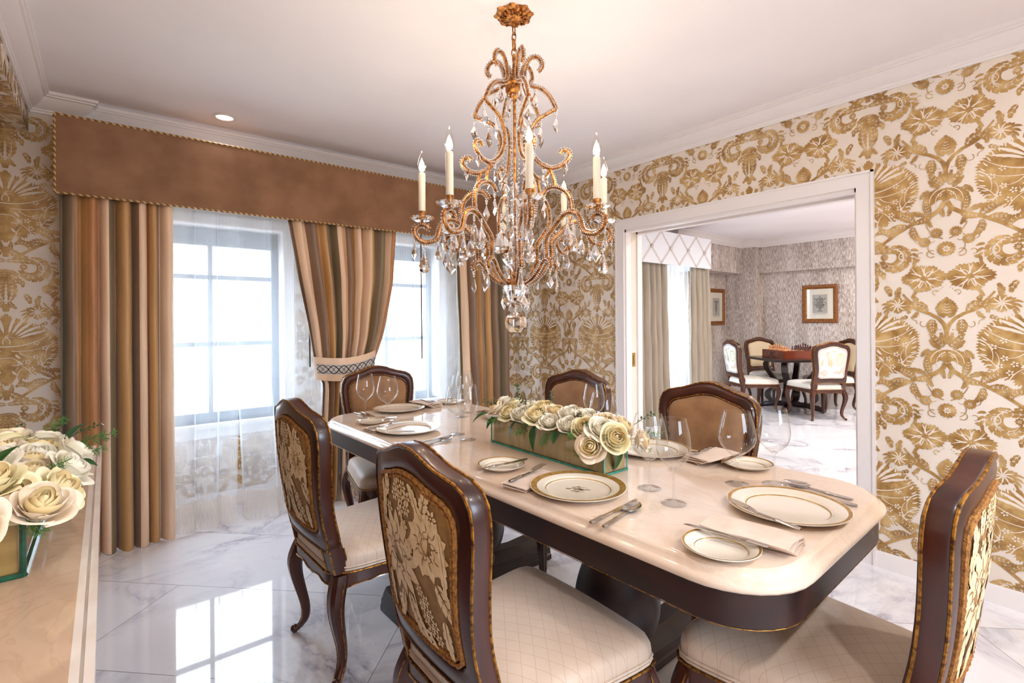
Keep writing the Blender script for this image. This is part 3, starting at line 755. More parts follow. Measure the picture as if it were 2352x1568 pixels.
seqT = [2, 0, 0, 2, 4, 1, 2, 3, 0, 0, 2, 1, 0, 4, 0, 1, 3, 3, 0, 4]
seqR = [3, 0, 0, 2, 1, 1, 2, 3, 1, 1, 2, 3, 3, 2]
drape('striped_curtain', (-.20, .315), (-.20, .315), 3.66, SILK, seqL, 7, .055, .004, 2.14, seed=3, cols=8, label='striped silk curtain hanging straight at the left end of the pelmet')
drape('striped_curtain', (2.33, 2.88), (2.40, 2.90), 3.66, SILK, seqR, 6, .05, .004, 2.14, seed=5, cols=8, label='striped silk curtain hanging straight at the right end of the pelmet')
TA = [(0, 1.16), (.85, 1.21), (.95, 1.165), (1.0, 1.15), (1.3, 1.10), (1.6, 1.04), (2.14, .945)]
TB = [(0, 1.56), (.85, 1.55), (.95, 1.585), (1.0, 1.595), (1.2, 1.665), (1.6, 1.75), (2.14, 1.785)]
drape('striped_curtain', (.945, 1.785), (1.2, 1.5), 3.66, SILK, seqT, 9, .042, .004, 2.14, shape=lambda z: (interp(TA, z), interp(TB, z)), seed=9, cols=8, nz=40, label='striped silk curtain gathered between the windows by an embroidered tieback')
# tieback band
tb = MB(); rows = []
for k in range(29):
    t = k / 28; x = lerp(1.14, 1.615, t); yy = 3.66 - .085 * sin(pi * t) ** .5; zc = .975 - .03 * sin(pi * t) + .035 * t
    rows.append([(x + .02 * (1 - 2 * t) * (1 - h / 6), yy - .003 * sin(pi * h / 6), zc - .085 + .165 * h / 6) for h in range(7)])
tb.grid(rows, flip=True); o = tb.build('curtain_tieback', [M['silk_cream']])
tag(o, 'cream tieback embroidered with crossing brown waves round the gathered curtain', 'tieback')
em = MB()
def tpt(t, h, e=.004):
    zc = .975 - .03 * sin(pi * t) + .035 * t
    return (lerp(1.14, 1.615, t) + .02 * (1 - 2 * t) * (1 - h), 3.66 - .085 * sin(pi * t) ** .5 - e, zc - .085 + .165 * h)
em.grid([[tpt(k / 40, h, .0042) for h in (.28, .5, .72)] for k in range(1, 40)], mi=1, flip=True)
for ph_ in (0, pi, pi / 2, 3 * pi / 2):
    em.tube([tpt(.02 + .96 * k / 80, .5 + .17 * sin(2 * pi * 3.2 * k / 80 + ph_), .0065) for k in range(81)], .0030 if ph_ in (0, pi) else .0014, 4, mi=0)
em.build('embroidery', [M['espresso2'], M['ribbon']], o)
# sheers
def sheer_panel(xa, xb, seed, label, y=3.775, hemz=.19, nf=5, amp=.045, ya=None, tp=None):
    tp = tp or (xa, xb)
    o = drape('sheer_curtain', tp, (xa, xb), y, [M['sheer']], 0, nf, amp, hemz, 2.16, seed=seed, cols=8, nz=12, label=label, yfun=ya, shape=lambda z: (lerp(xa, tp[0], max(0, min(1, (z - .2) / .7))), lerp(xb, tp[1], max(0, min(1, (z - .2) / .7)))))
    h = drape('sheer_hem', (xa, xb), (xa, xb), y, [M['sheer_hem']], 0, nf, amp * 1.05, .008, hemz, seed=seed, cols=8, nz=3, parent=o, yfun=ya)
    return o
ys = lambda z: -.10 * max(0, 1 - z / 1.2)
sheer_panel(.26, .645, 21, 'white striped sheer over the left half of the left window', ya=ys, nf=3, tp=(.26, .672))
sheer_panel(.675, 1.42, 22, 'white striped sheer over the right half of the left window', ya=ys, nf=4, tp=(.655, 1.42))
sheer_panel(1.44, 1.98, 23, 'white striped sheer over the left half of the right window', nf=3, amp=.03)
sheer_panel(1.99, 2.46, 24, 'white striped sheer over the right half of the right window', nf=3, amp=.03)
for x, zt, zb, q in ((1.13, 1.75, .98, 'left'), (2.03, 1.55, .99, 'right')):
    wd = MB(); wd.tube([(x, 3.705, 2.12), (x + .004, 3.705, zb)], .0055, 6); o = wd.build('curtain_wand', M['espresso2'])
    tag(o, 'thin dark draw wand hanging in front of the %s window sheer' % q, 'curtain wand')
# pelmet
def pelmet(x0, x1, y0, y1, z0, z1, mat, name, label, cordr=.008):
    p = MB(); c = .012
    p.box(x0, x1, y0, y0 + .03, z0, z1); p.box(x0, x0 + .03, y0 + .03, y1, z0, z1); p.box(x1 - .03, x1, y0 + .03, y1, z0, z1); p.box(x0 + .03, x1 - .03, y0 + .03, y1, z1 - .02, z1)
    o = p.build(name, mat, None, False); tag(o, label, 'pelmet'); return o
o = pelmet(-.207, 2.86, 3.60, 3.84, 2.0, 2.42, M['valance'], 'curtain_pelmet', 'long tan velvet pelmet box edged with twisted cord over both windows')
for pts in ([(-.207, 3.60, 2.0), (-.207, 3.60, 2.42)], [(-.207, 3.60, 2.42), (2.86, 3.60, 2.42)], [(-.207, 3.60, 2.0), (2.86, 3.60, 2.0)], [(2.86, 3.60, 2.0), (2.86, 3.60, 2.42)]):
    c = MB(); c.tube(pts, .0062, 6); c.build('cord_trim', M['cord'], o)
# next room window dressing
o = pelmet(4.2, 6.42, 3.62, 4.18, 1.985, 2.385, M['valance_white'], 'curtain_pelmet', 'white pelmet with taupe ribbon lattice in the chess room')
rb = MB(); zc = (1.985 + 2.385) / 2; P_ = .39; nrib = 6
for k in range(nrib):
    x = 6.245 - k * P_
    for sx in (1, -1):
        a, b_ = (x - sx * P_ / 2, 1.99), (x + sx * P_ / 2, 2.38); d = Vector((b_[0] - a[0], b_[1] - a[1])).normalized() * .013
        q = clip([(a[0] - d.y, a[1] + d.x), (a[0] + d.y, a[1] - d.x), (b_[0] + d.y, b_[1] - d.x), (b_[0] - d.y, b_[1] + d.x)], 4.2, 6.42, 1.985, 2.385)
        if q: rb.poly([(u, 3.618, v) for u, v in q])
rb.build('ribbon_lattice', M['ribbon'], o, False)
for k in range(nrib - 1):
    bt = MB(); bt.ball((6.245 - k * P_, 3.615, zc), .022, 10, 6, sz=1); bt.build('crystal_button', M['silver'], o)
for x0_, x1_, lb in ((4.75, 5.49, 'left'), (6.08, 6.50, 'right')):
    drape('greige_curtain', (x0_, x1_), (x0_, x1_ + .03), 3.72, [M['drape_grey']], 0, 6 if lb == 'left' else 4, .05, .004, 2.10, seed=31 + len(lb), cols=8, label='plain greige curtain on the %s of the chess room window' % lb)
o = drape('sheer_curtain', (5.3, 6.2), (5.3, 6.2), 3.84, [M['sheer_plain']], 0, 8, .03, .004, 2.10, seed=41, cols=6, label='plain white sheer between the greige curtains of the chess room')

# recessed lamps
def can(x, y, lab):
    r = MB(); r.lathe([(.062, -.001), (.066, -.006), (.05, -.008), (.047, -.002)], 24); o = r.build('recessed_light', M['white_paint'], None, loc=(x, y, CEIL)); tag(o, lab, 'ceiling light')
    d = MB(); d.lathe([(.0001, -.004), (.03, -.0045), (.047, -.003)], 24); d.build('lamp_glass', M['diffuser'], o)
can(LAMPS_AND_FILL[0][0], LAMPS_AND_FILL[0][1], 'small round recessed light in the ceiling near the left curtain')

# ------------------------------------------------------------------ chairs
SEAT_Z, CREST_Z = .396, 1.011
OUT = [(0, .487), (.11, .483), (.195, .474), (.212, .50), (.206, .60), (.216, .70), (.231, .80), (.237, .87), (.230, .925), (.205, .957), (.165, .970), (.12, .980), (.075, .996), (.035, 1.009), (0, 1.011)]
INN = [(0, .548), (.09, .546), (.145, .546), (.166, .562), (.164, .63), (.171, .71), (.182, .80), (.187, .86), (.178, .895), (.150, .915), (.12, .922), (.08, .934), (.04, .945), (0, .948)]
def full_outline(half, n):
    h = catmull([(a, b, 0) for a, b in half], 6); h = resample(h, n // 2 + 1)
    return [(p.x, p.y) for p in h] + [(-p.x, p.y) for p in h[::-1][1:-1]]
NO = 56
OO, II = full_outline(OUT, NO), full_outline(INN, NO)
def back_x(z, y=0): 
    t = (z - SEAT_Z) / .615
    return -.076 * t - .018 * sin(pi * t) + .03 * (y / .24) ** 2
def bp(y, z, xo): return (back_x(z, y) + xo, y, z)
def seat_outline(n, grow=0.0):
    pts = [(-.012, 0), (-.012, .09), (-.010, .165), (.012, .188), (.06, .222), (.2, .240), (.34, .256), (.42, .264), (.468, .262), (.494, .235), (.503, .15), (.507, .06), (.508, 0)]
    h = resample(catmull([(a, b, 0) for a, b in pts], 5), n // 2 + 1); h = [(p.x, p.y) for p in h]
    full = h + [(a, -b) for a, b in h[::-1][1:-1]]
    cx = .25
    return [(cx + (a - cx) * (1 + grow / .25), b * (1 + grow / .25)) for a, b in full]
def rings_from(outline, levels, c):
    """levels: (scale, z)"""
    return [[(c[0] + (a - c[0]) * s, c[1] + (b - c[1]) * s, z) for a, b in outline] for s, z in levels]
def pattern_back(style):
    """ornament for the rear panel, centred at (0,0), roughly .32 x .36"""
    G = []; K = []
    if style == 'dining':
        def bloom(x, y, r, n, ph=0):
            o = [drop(x + .25 * r * cos(2 * pi * k / n + ph), y + .25 * r * sin(2 * pi * k / n + ph), 2 * pi * k / n + ph, r * .86, r * 2.6 / n * 1.6, .2, 5) for k in range(n)]
            for rr, m in ((.48, 9), (.28, 6)):
                o += [tuple(drop(x + rr * r * cos(2 * pi * k / m), y + rr * r * sin(2 * pi * k / m), 2 * pi * k / m, r * .30, r * .05, .6, 4)) for k in range(m)]
                o += [tuple(stemp(arc(x + rr * r * cos(2 * pi * k / m), y + rr * r * sin(2 * pi * k / m), 2 * pi * k / m + 1.2, r * .3, 1.8, 4), r * .035, r * .03)[i]) for k in range(m) for i in range(4)]
            return o
        G += [[(x + .062 * cos(k * .63) * (1 + .1 * sin(3 * k)), y + .066 * sin(k * .63) * (1 + .1 * cos(2 * k))) for k in range(10)] for x, y in ((-.062, -.01), (.072, .048))]
        G += bloom(-.062, -.01, .09, 13) + bloom(.072, .048, .066, 11, .3)
        G += leafp(arc(.062, .10, radians(80), .085, -.35, 8), .02, 4) + leafp(arc(.05, .105, radians(112), .07, .3, 8), .016, 4)
        for a, b in ((-.015, .065), (-.03, .095), (.0, .105), (-.025, .125), (-.045, .145), (-.012, .15), (.005, .13), (-.035, .17), (-.055, .125)): G += daisy(a, b, .017, 6)
        G += stemp(arc(-.02, .05, radians(98), .12, .25, 8), .006, .003)
        G += leafp(arc(-.13, .03, radians(100), .10, -.8, 8), .018, 4) + leafp(arc(-.125, .06, radians(88), .12, .25, 8), .012, 5)
        for a, b in ((.03, -.06), (.05, -.075), (.035, -.09), (.06, -.10), (.045, -.115), (.075, -.12), (.06, -.135), (.085, -.145)): G += daisy(a, b, .014, 6)
        G += leafp(arc(.10, -.02, radians(-60), .09, .4, 8), .026, 5) + leafp(arc(-.02, -.085, radians(-70), .12, .5, 10), .024, 6)
        G += leafp(arc(-.05, -.09, radians(-100), .09, -.5, 8), .018, 5) + stemp(arc(0, -.06, radians(-80), .12, .3, 8), .006, .004)
        G += lobefan(arc(.03, -.13, radians(-60), .07, .4, 6), .025, 4) + lobefan(arc(-.07, -.10, radians(-110), .06, .6, 6), .022, 4)
        G += leafp(arc(.12, .08, radians(-80), .12, -.2, 8), .014, 5) + leafp(arc(-.10, .11, radians(70), .06, .6, 6), .018, 3) + leafp(arc(.115, -.09, radians(-95), .08, .4, 6), .016, 4) + leafp(arc(-.12, -.07, radians(-100), .09, .4, 6), .014, 4) + daisy(.10, .115, .018, 6) + daisy(-.085, .085, .018, 6) + daisy(.0, .02, .02, 7)
        return [([(-a * 1.12, b * 1.10) for a, b in p][::-1], 0 if isinstance(p, tuple) else 1) for p in G]
    out = []
    out += [([(-.10 + .075 * cos(k * .52), .04 + .085 * sin(k * .52)) for k in range(12)], 1)]
    for i in range(4):
        for j in range(4):
            out.append(([(-.155 + i * .034 + .013 * cos(k * 1.05) + .017 * (j % 2), -.015 + j * .032 + .012 * sin(k * 1.05)) for k in range(6)], 3))
    for k in range(9): out.append((drop(.03, -.01, k * .7, .062, .012, .4), 2))
    for p in lobefan(arc(.09, .13, radians(-130), .20, .6, 10), .04, 7, .3): out.append((p, 1))
    for p in leafp(arc(-.155, -.06, radians(-60), .09, .3, 6), .035, 4): out.append((list(p), 0 if isinstance(p, tuple) else 2))
    for p in carn(.10, -.13, pi / 2, .045, 9, 6) + carn(-.06, -.14, pi / 2, .04, 9, 3.4): out.append((p, 2))
    for p in stemp(arc(-.02, .16, radians(-40), .2, .8, 10), .008, .006) + leafp(arc(.13, -.05, radians(80), .10, .5, 8), .018, 4): out.append((list(p), 0 if isinstance(p, tuple) else 1))
    for p in drop(.06, .14, -1, .05, .03, 0, 5), drop(-.04, .15, -.3, .05, .02, 0, 5): out.append((p, 2))
    return out
def cabriole(x, y, dx, dy, top=.392, k=1.0, sz=1.0):
    prof = [(top, .000, .027), (.365, .006, .029), (.33, .014, .0285), (.29, .018, .0265), (.24, .014, .0235), (.18, .004, .0205), (.12, -.006, .0175), (.07, -.007, .0155), (.04, .001, .0145), (.022, .011, .0150), (.010, .018, .013)]
    P = resample(catmull([(z, o * k, s * sz) for z, o, s in prof], 3), 20)
    rings = []
    L = hypot(dx, dy); ux, uy = dx / L, dy / L
    for p in P:
        z, o, s = p; cx, cyy = x + ux * o * 1.5, y + uy * o * 1.5; sq = []
        for q in range(12):
            a = 2 * pi * q / 12 + .0; r = s * (1.0 + .16 * abs(sin(2 * a)) ** 1.0)
            sq.append((cx + r * cos(a), cyy + r * sin(a), z))
        rings.append(sq)
    m = MB(); m.grid(rings, closed_v=True, flip=True); m.f.append(list(range(12))); m.m.append(0)
    b = len(m.v) - 12; m.f.append(list(range(b, b + 12))[::-1]); m.m.append(0)
    m.ball((x + ux * .034, y + uy * .034, .0165), .0165, 10, 8)
    ln = [(p[2] * 1.13, p) for p in P]
    for sgn in (1, -1):
        c, s_ = cos(sgn * 1.15), sin(sgn * 1.15); vx, vy = ux * c - uy * s_, ux * s_ + uy * c
        m.tube([(x + ux * p[1] * 1.5 + vx * p[2] * 1.08, y + uy * p[1] * 1.5 + vy * p[2] * 1.08, p[0]) for p in P[1:]], .0022, 5, mi=1)
    return m
def make_chair(name, style):
    root = empty(name); wood, gilt = M['dark_wood'], M['gilt']
    if style == 'dining': seatm, frontm, rearm = M['lattice'], M['velvet'], [M['brocade'], M['brocade_flower']]
    else: seatm, frontm, rearm = M['cream_fab'], M['cream_back'], [M['toile'], M['toile_green'], M['toile_pink'], M['toile']]
    # seat frame with serpentine apron
    so = seat_outline(64, .004); n = len(so); f = MB(); bot = []
    for i, (a, b) in enumerate(so):
        side = min(abs(a - .25) / .25, 1) if abs(b) > .2 else min(abs(b) / .25, 1)
        bot.append(SEAT_Z - .036 - .022 * side ** 3 - .012 * max(0, 1 - (side / .22) ** 2) - .006 * sin(side * 9) ** 2)
    so2 = seat_outline(64, -.022)
    f.grid([[(a, b, SEAT_Z) for a, b in so2], [(a, b, SEAT_Z) for a, b in so], [(a * 1.0, b, SEAT_Z - .012) for a, b in so], [(a, b, bot[i]) for i, (a, b) in enumerate(so)], [(a, b, bot[i] + .002) for i, (a, b) in enumerate(so2)], [(a, b, SEAT_Z) for a, b in so2]], closed_v=True)
    fr = f.build('seat_frame', wood, root)
    g = MB(); g.tube([(a, b, SEAT_Z + .001) for a, b in seat_outline(64, .007)], .0035, 6, closed=True)
    g.tube([(a, b, bot[i] + .001) for i, (a, b) in enumerate(seat_outline(64, .005))], .0026, 5, closed=True)
    g.build('gilt_edge', gilt, fr)
    # cushion
    s = MB(); o_ = seat_outline(72); lv = [(.985, .399), (1.0, .410), (1.003, .428), (.995, .445), (.975, .456), (.93, .465), (.85, .473), (.7, .481), (.5, .487), (.25, .490), (.001, .491)]
    s.grid(rings_from(o_, lv, (.25, 0)), closed_v=True); st = s.build('seat', seatm, root)
    p = MB(); p.tube([(a, b, .404) for a, b in seat_outline(72, .001)], .0045, 6, closed=True); p.tube([(a, b, .414) for a, b in seat_outline(72, .002)], .0038, 6, closed=True); p.build('piping', seatm, st)
    # legs
    for (x, y, dx, dy, k) in ((.462, .236, 1, .8, 1.0), (.462, -.236, 1, -.8, 1.0), (.020, .197, -.9, .75, 1.15), (.020, -.197, -.9, -.75, 1.15)):
        cabriole(x, y, dx, dy, k=k).build('leg', [wood, gilt], root)
    # back frame: carved ring plus two posts
    f = MB(); prof = [(0, -.020), (.03, -.027), (.10, -.030), (.16, -.027), (.5, -.030), (.86, -.028), (.95, -.024), (1, -.018), (1, .012), (.93, .020), (.80, .020), (.72, .026), (.5, .031), (.28, .028), (.18, .020), (.06, .021), (0, .015), (-.012, .0)]
    f.grid([[bp(lerp(OO[i][0], II[i][0], s_), lerp(OO[i][1], II[i][1], s_), x) for i in range(NO)] for s_, x in prof], closed_u=True, closed_v=True)
    for sg in (1, -1):
        P = []
        for z, ya, yb, xa, xb in ((SEAT_Z, .158, .212, -.028, .030), (.43, .162, .210, -.027, .028), (.465, .166, .208, -.027, .026), (.50, .165, .206, -.027, .024)):
            P.append([bp(sg * ya, z, xa), bp(sg * yb, z, xa), bp(sg * (yb + .002), z, 0), bp(sg * yb, z, xb), bp(sg * ya, z, xb)])
        f.grid(P, closed_v=True, flip=(sg > 0))
    bf = f.build('back_frame', wood, root)
    g = MB()
    for off, x, r in ((.040, -.0275, .0036), (.02, .0175, .0036), (.90, .0215, .0026)):
        g.tube([bp(lerp(OO[i][0], II[i][0], off), lerp(OO[i][1], II[i][1], off), x) for i in range(NO)], r, 6, closed=True)
    for sg in (1, -1):
        g.tube([bp(sg * .211, z, -.026) for z in (.398, .43, .46, .485)], .0032, 5); g.tube([bp(sg * .210, z, .026) for z in (.398, .43, .46, .485)], .0032, 5)
        g.tube([bp(sg * .162, z, -.028) for z in (.398, .43, .46, .485)], .0028, 5)
    g.build('gilt_edge', gilt, bf)
    # upholstered front and rear panels
    C = (0, .745)
    def pil(levels): return [[bp(C[0] + (a - C[0]) * s_, C[1] + (b - C[1]) * s_, x) for a, b in II] for s_, x in levels]
    fm = MB(); fm.grid(pil([(1.0, .006), (1.0, .018), (.975, .030), (.93, .038), (.85, .045), (.7, .052), (.5, .057), (.25, .060), (.001, .061)]), closed_v=True)
    fc = fm.build('back_cushion', frontm, root)
    w_ = MB(); w_.tube([bp(a * 1.0, b, .020) for a, b in [(C[0] + (a - C[0]) * .975, C[1] + (b - C[1]) * .975) for a, b in II]], .006, 6, closed=True); w_.build('welt', frontm, fc)
    rm = MB(); rm.grid(pil([(1.0, -.004), (1.0, -.020), (.93, -.025), (.8, -.027), (.5, -.028), (.001, -.028)]), closed_v=True, flip=True)
    sc_ = 1.0
    for i, (q, mi) in enumerate(pattern_back(style)):
        qq = [(a, b + .745) for a, b in q]
        cl = [(y, z) for y, z in qq]
        lim = lambda z: interp([(.555, .145), (.60, .150), (.70, .155), (.80, .166), (.86, .170), (.90, .15), (.925, .10)], z)
        if any(abs(y) > lim(z) or z < .56 or z > .925 for y, z in cl):
            cl = [(max(-lim(z), min(lim(z), y)), max(.56, min(.925, z))) for y, z in cl]
        e = -.0292 - .000006 * i if style == 'dining' else -.0292 - .00001 * i
        rm.poly([bp(y, z, e) for y, z in cl], mi)
    rp = rm.build('back_panel', rearm, root, angle=60)
    c = MB()
    for k, (sc2, rr) in enumerate(((.985, .0062), (.93, .005))):
        cc = resample([Vector((C[0] + (a - C[0]) * sc2, C[1] + (b - C[1]) * sc2, 0)) for a, b in II], 170, True)
        c.tube([bp(p.x, p.y, -.028) for p in cc], [rr * (1.0 + .16 * (i % 3 - 1)) for i in range(170)], 6, closed=True)
    c.build('cord_trim', M['gimp'] if style == 'dining' else M['ribbon'], rp)
    return root
TR = .031                                  # the table stands turned by 1.8 degrees
dchair = make_chair('dining_chair', 'dining')
DC = [((.644, 1.072), -.014, 'dining chair with flowered brown back nearest the camera, left of the long table side'),
      ((.625, 2.003), .041, 'second dining chair on the left table side, its floral back towards the curtains'),
      ((1.375, 3.06), -pi / 2 - .10, 'dining chair with tan velvet back at the far end by the tied curtain'),
      ((2.085, 2.045), pi + .03, 'tan velvet dining chair on the far side, behind the flower box'),
      ((2.100, 1.235), pi + .03, 'tan velvet dining chair on the far side, before the doorway'),
      ((1.462, .292), pi / 2 + .03, 'dining chair at the near table end, right foreground, seen from behind')]
for k, ((x, y), a, lb) in enumerate(DC):
    if k == 0:
        dchair.location = (x, y, 0); dchair.rotation_euler = (0, 0, a); tag(dchair, lb, 'chair', 'dining chairs round the marble table')
    else: inst(dchair, (x, y, 0), a, lb)
cchair = make_chair('side_chair', 'chess')
C0 = (7.635, 3.096); r_ = .81
CCH = [((-.6, -.8), 'white chair with pineapple print back nearest the doorway at the chess table'), ((-.8, .6), 'white chair left of the chess table, by the greige curtain'),
       ((.6, .8), 'cream backed chair behind the light chess pieces'), ((.8, -.6), 'cream backed chair right of the chess table, cut by the door jamb')]
for k, ((ux, uy), lb) in enumerate(CCH):
    loc = (C0[0] + ux * r_, C0[1] + uy * r_, 0); a = atan2(-uy, -ux)
    if k == 0:
        cchair.location = loc; cchair.rotation_euler = (0, 0, a); tag(cchair, lb, 'chair', 'chairs round the chess table')
    else: inst(cchair, loc, a, lb)

# ------------------------------------------------------------------ dining table
TC = (1.430, 1.69); TWD, TLN, TZ = .935, 2.49, .765
def rrect(hx, hy, r, n=8):
    p = []
    for cx, cyy, a0 in ((hx - r, hy - r, 0), (-hx + r, hy - r, 90), (-hx + r, -hy + r, 180), (hx - r, -hy + r, 270)):
        for k in range(n + 1): p.append((cx + r * cos(radians(a0 + 90 * k / n)), cyy + r * sin(radians(a0 + 90 * k / n))))
    return p
tbl = empty('dining_table', (TC[0], TC[1], 0), TR)
tag(tbl, 'long dining table with honey onyx top, dark apron and vase-shaped pedestals', 'table')
def slab(levels, hx, hy, r, cap=True):
    m = MB(); R = [[(a, b, z) for a, b in rrect(hx - i, hy - i, max(.01, r - i))] for i, z in levels]; m.grid(R, closed_v=True)
    n = len(R[0]); m.f.append(list(range(n))[::-1]); m.m.append(0); b = len(m.v) - n; m.f.append(list(range(b, b + n))); m.m.append(0); return m
HX, HY, RC = TWD / 2, TLN / 2, .19
slab([(.012, .722), (.004, .724), (.0, .730), (.0, .736), (.004, .742), (.012, .746), (.018, .749), (.022, .757), (.028, .7625), (.036, .765)], HX, HY, RC).build('tabletop', M['onyx'], tbl, angle=50)
slab([(.024, .640), (.020, .644), (.020, .722)], HX, HY, RC).build('apron', M['espresso'], tbl)
g = MB(); g.tube([(a, b, .639) for a, b in rrect(HX - .022, HY - .022, RC - .02)], .0010, 5, closed=True); g.build('gilt_line', M['gilt'], tbl)
for yy in (-.50, .38):
    p = MB(); prof = [(.10, .10), (.105, .125), (.085, .14), (.10, .165), (.135, .20), (.152, .26), (.150, .32), (.128, .40), (.095, .47), (.075, .53), (.07, .58), (.09, .60), (.11, .615), (.11, .64)]
    pp = catmull([(a, b, 0) for a, b in prof], 4); p.lathe([(a.x, a.y) for a in pp], 28, (0, yy, 0)); pe = p.build('pedestal', M['espresso'], tbl, angle=60)
    f = MB(); sec = [(-.085, .0), (-.085, .03), (-.078, .035), (-.075, .065), (-.062, .075), (-.055, .10), (-.035, .125), (.035, .125), (.055, .10), (.062, .075), (.075, .065), (.078, .035), (.085, .03), (.085, 0)]
    rows = []
    for x, hz_ in ((-.46, .90), (-.455, 1.0), (-.40, 1.0), (-.25, .95), (-.12, 1.05), (0, 1.15), (.12, 1.05), (.25, .95), (.40, 1.0), (.455, 1.0), (.46, .90)):
        rows.append([(x, yy + q, max(.004, z * hz_)) for q, z in sec])
    f.grid(rows, closed_v=True, flip=True)
    for e in (0, -1):
        b = len(f.v); f.v.extend(rows[e]); f.f.append([b + i for i in (range(len(sec)) if e == 0 else range(len(sec) - 1, -1, -1))]); f.m.append(0)
    f.build('foot', M['espresso'], pe, angle=30)

# ------------------------------------------------------------------ tableware
def T(x, y): return (x, y)
def charger(r, band):
    m = MB(); prof = [(.0001, .004), (.62 * r, .004), (.66 * r, .0055), (.70 * r, .010), (.74 * r, .0125), (.985 * r, .0195), (r, .0195), (r, .0178), (.98 * r, .0165), (.62 * r, .001), (.0001, .001)]
    m.lathe(prof, 56)
    for (a, b, mi, off) in ((.86 if band else .925, .985, 1, .0004), (.665, .680, 1, .0005)):
        z = lambda q: interp([(0, .004), (.62, .004), (.66, .0055), (.70, .010), (.74, .0125), (.985, .0195), (1, .0195)], q) + off
        m.lathe([(a * r, z(a)), ((a + b) / 2 * r, z((a + b) / 2)), (b * r, z(b))], 56, mi=mi)
    if band:
        e = []
        e += stemp(arc(-.016, -.004, radians(80), .03, -2.4, 8), .0016, .001) + stemp(arc(.016, .004, radians(-100), .03, -2.4, 8), .0016, .001)
        e += stemp(arc(-.012, .010, radians(20), .026, -.6, 8), .0018, .001) + stemp(arc(-.012, -.010, radians(-20), .026, .6, 8), .0018, .001)
        e += stemp(arc(-.008, -.008, radians(60), .02, -1.2, 6), .0018, .0018) + stemp(arc(-.006, .006, radians(-50), .018, 1.2, 6), .0018, .0018) + stemp(arc(.002, .008, radians(-80), .016, .8, 6), .0016, .0016)
        e += daisy(-.019, 0, .004, 5) + daisy(.019, 0, .004, 5) + daisy(0, .014, .0035, 5) + daisy(0, -.014, .0035, 5)
        for q in e: m.poly([(a * 1.7, b * 1.7, .0049) for a, b in q], 2)
    return m
def make_plate(name, r, band): return charger(r, band).build(name, [M['china'], M['china_gold'], M['crest_ink']], None, angle=50)
def glass(big):
    root = empty('wine_glass'); H = .236 if big else .246
    if big: bowl = [(.012, .092), (.024, .101), (.042, .117), (.053, .133), (.0575, .150), (.0565, .170), (.051, .198), (.0445, .222), (.0405, .236)]
    else: bowl = [(.010, .104), (.022, .113), (.037, .128), (.0455, .145), (.0490, .163), (.0480, .185), (.0440, .212), (.0400, .232), (.0370, .246)]
    bb_ = catmull([(a, b, 0) for a, b in bowl], 3)
    m = MB(); m.lathe([(p.x, p.y) for p in bb_], 40); m.tube([(bowl[-1][0] * cos(k * pi / 20), bowl[-1][0] * sin(k * pi / 20), H) for k in range(40)], .0006, 5, closed=True)
    m.build('bowl', M['thin_glass'], root)
    z0 = bowl[0][1]
    m = MB(); pr = [(.0001, .0005), (.036, .0005), (.0365, .0015), (.030, .0028), (.014, .005), (.006, .011), (.0042, .022), (.0036, .05), (.0036, z0 - .022), (.0050, z0 - .008), (.0115, z0), (.009, z0 + .0015), (.0001, z0 + .0005)]
    m.lathe(pr, 28); m.build('stem', M['stem_glass'], root, angle=60)
    return root
def flatsheet(outline_rows, th, mi=0, m=None):
    m = m or MB(); top = [[(x, y, z) for x, y, z in r] for r in outline_rows]; bot = [[(x, y, z - th) for x, y, z in r] for r in outline_rows]
    m.grid(top, mi=mi, flip=True); m.grid(bot, mi=mi)
    n, k = len(top), len(top[0])
    e1 = [[top[i][0], bot[i][0]] for i in range(n)]; e2 = [[top[i][-1], bot[i][-1]] for i in range(n)]
    m.grid(e1, mi=mi); m.grid(e2, mi=mi, flip=True); m.grid([top[0], bot[0]], mi=mi, flip=True); m.grid([top[-1], bot[-1]], mi=mi)
    return m
def handle(m, L, s=1.0):
    rows = []
    for t in [i / 14 for i in range(15)]:
        wd = s * interp([(0, .0045), (.06, .0085), (.3, .0072), (.48, .0058), (.5, .0072), (.53, .0056), (.56, .007), (.6, .0052), (1, .0042)], t)
        th = interp([(0, .003), (.5, .004), (1, .0035)], t) + (.0012 if .48 < t < .58 else 0)
        rows.append([(L * t, wd * cos(a), .0045 + th * .8 * sin(a)) for a in [2 * pi * q / 8 for q in range(8)]])
    m.grid(rows, closed_v=True, flip=True); m.f.append([len(m.v) - 120 + q for q in range(8)]); m.m.append(0)
def make_knife(L):
    root = empty('knife'); m = MB(); handle(m, L * .43, 1.05); m.build('handle', M['silver'], root)
    rows = []
    for t in [i / 12 for i in range(13)]:
        x = L * (.43 + .57 * t); a = interp([(0, .0045), (.1, .0085), (.7, .0095), (.9, .0078), (1, .001)], t); b = interp([(0, .0045), (.9, .0060), (1, .0050)], t)
        rows.append([(x, -a, .0042), (x, b - .0, .0055)])
    flatsheet(rows, .0014).build('blade', M['silver'], root); return root
def make_fork(L):
    root = empty('fork'); m = MB(); handle(m, L * .55); m.build('handle', M['silver'], root)
    h = MB(); zc = lambda t: .005 + .006 * sin(pi * t) - .001
    rows = [[(L * (.55 + .17 * t), s_ * interp([(0, .0035), (.4, .008), (1, .0125)], t), zc(t * .5) - .002 * (1 - s_ * s_)) for s_ in (-1, -.5, 0, .5, 1)] for t in (0, .2, .4, .6, .8, 1)]
    flatsheet(rows, .0014, m=h)
    for k in range(4):
        y = -.0105 + k * .007
        h.tube([(L * (.72 + .28 * t), y * (1 - .12 * t), .0095 + .002 * sin(3 * t) + .004 * t * t) for t in (0, .25, .5, .75, 1)], [.0016, .0016, .0014, .0012, .0006], 5)
    h.build('tines', M['silver'], root); return root
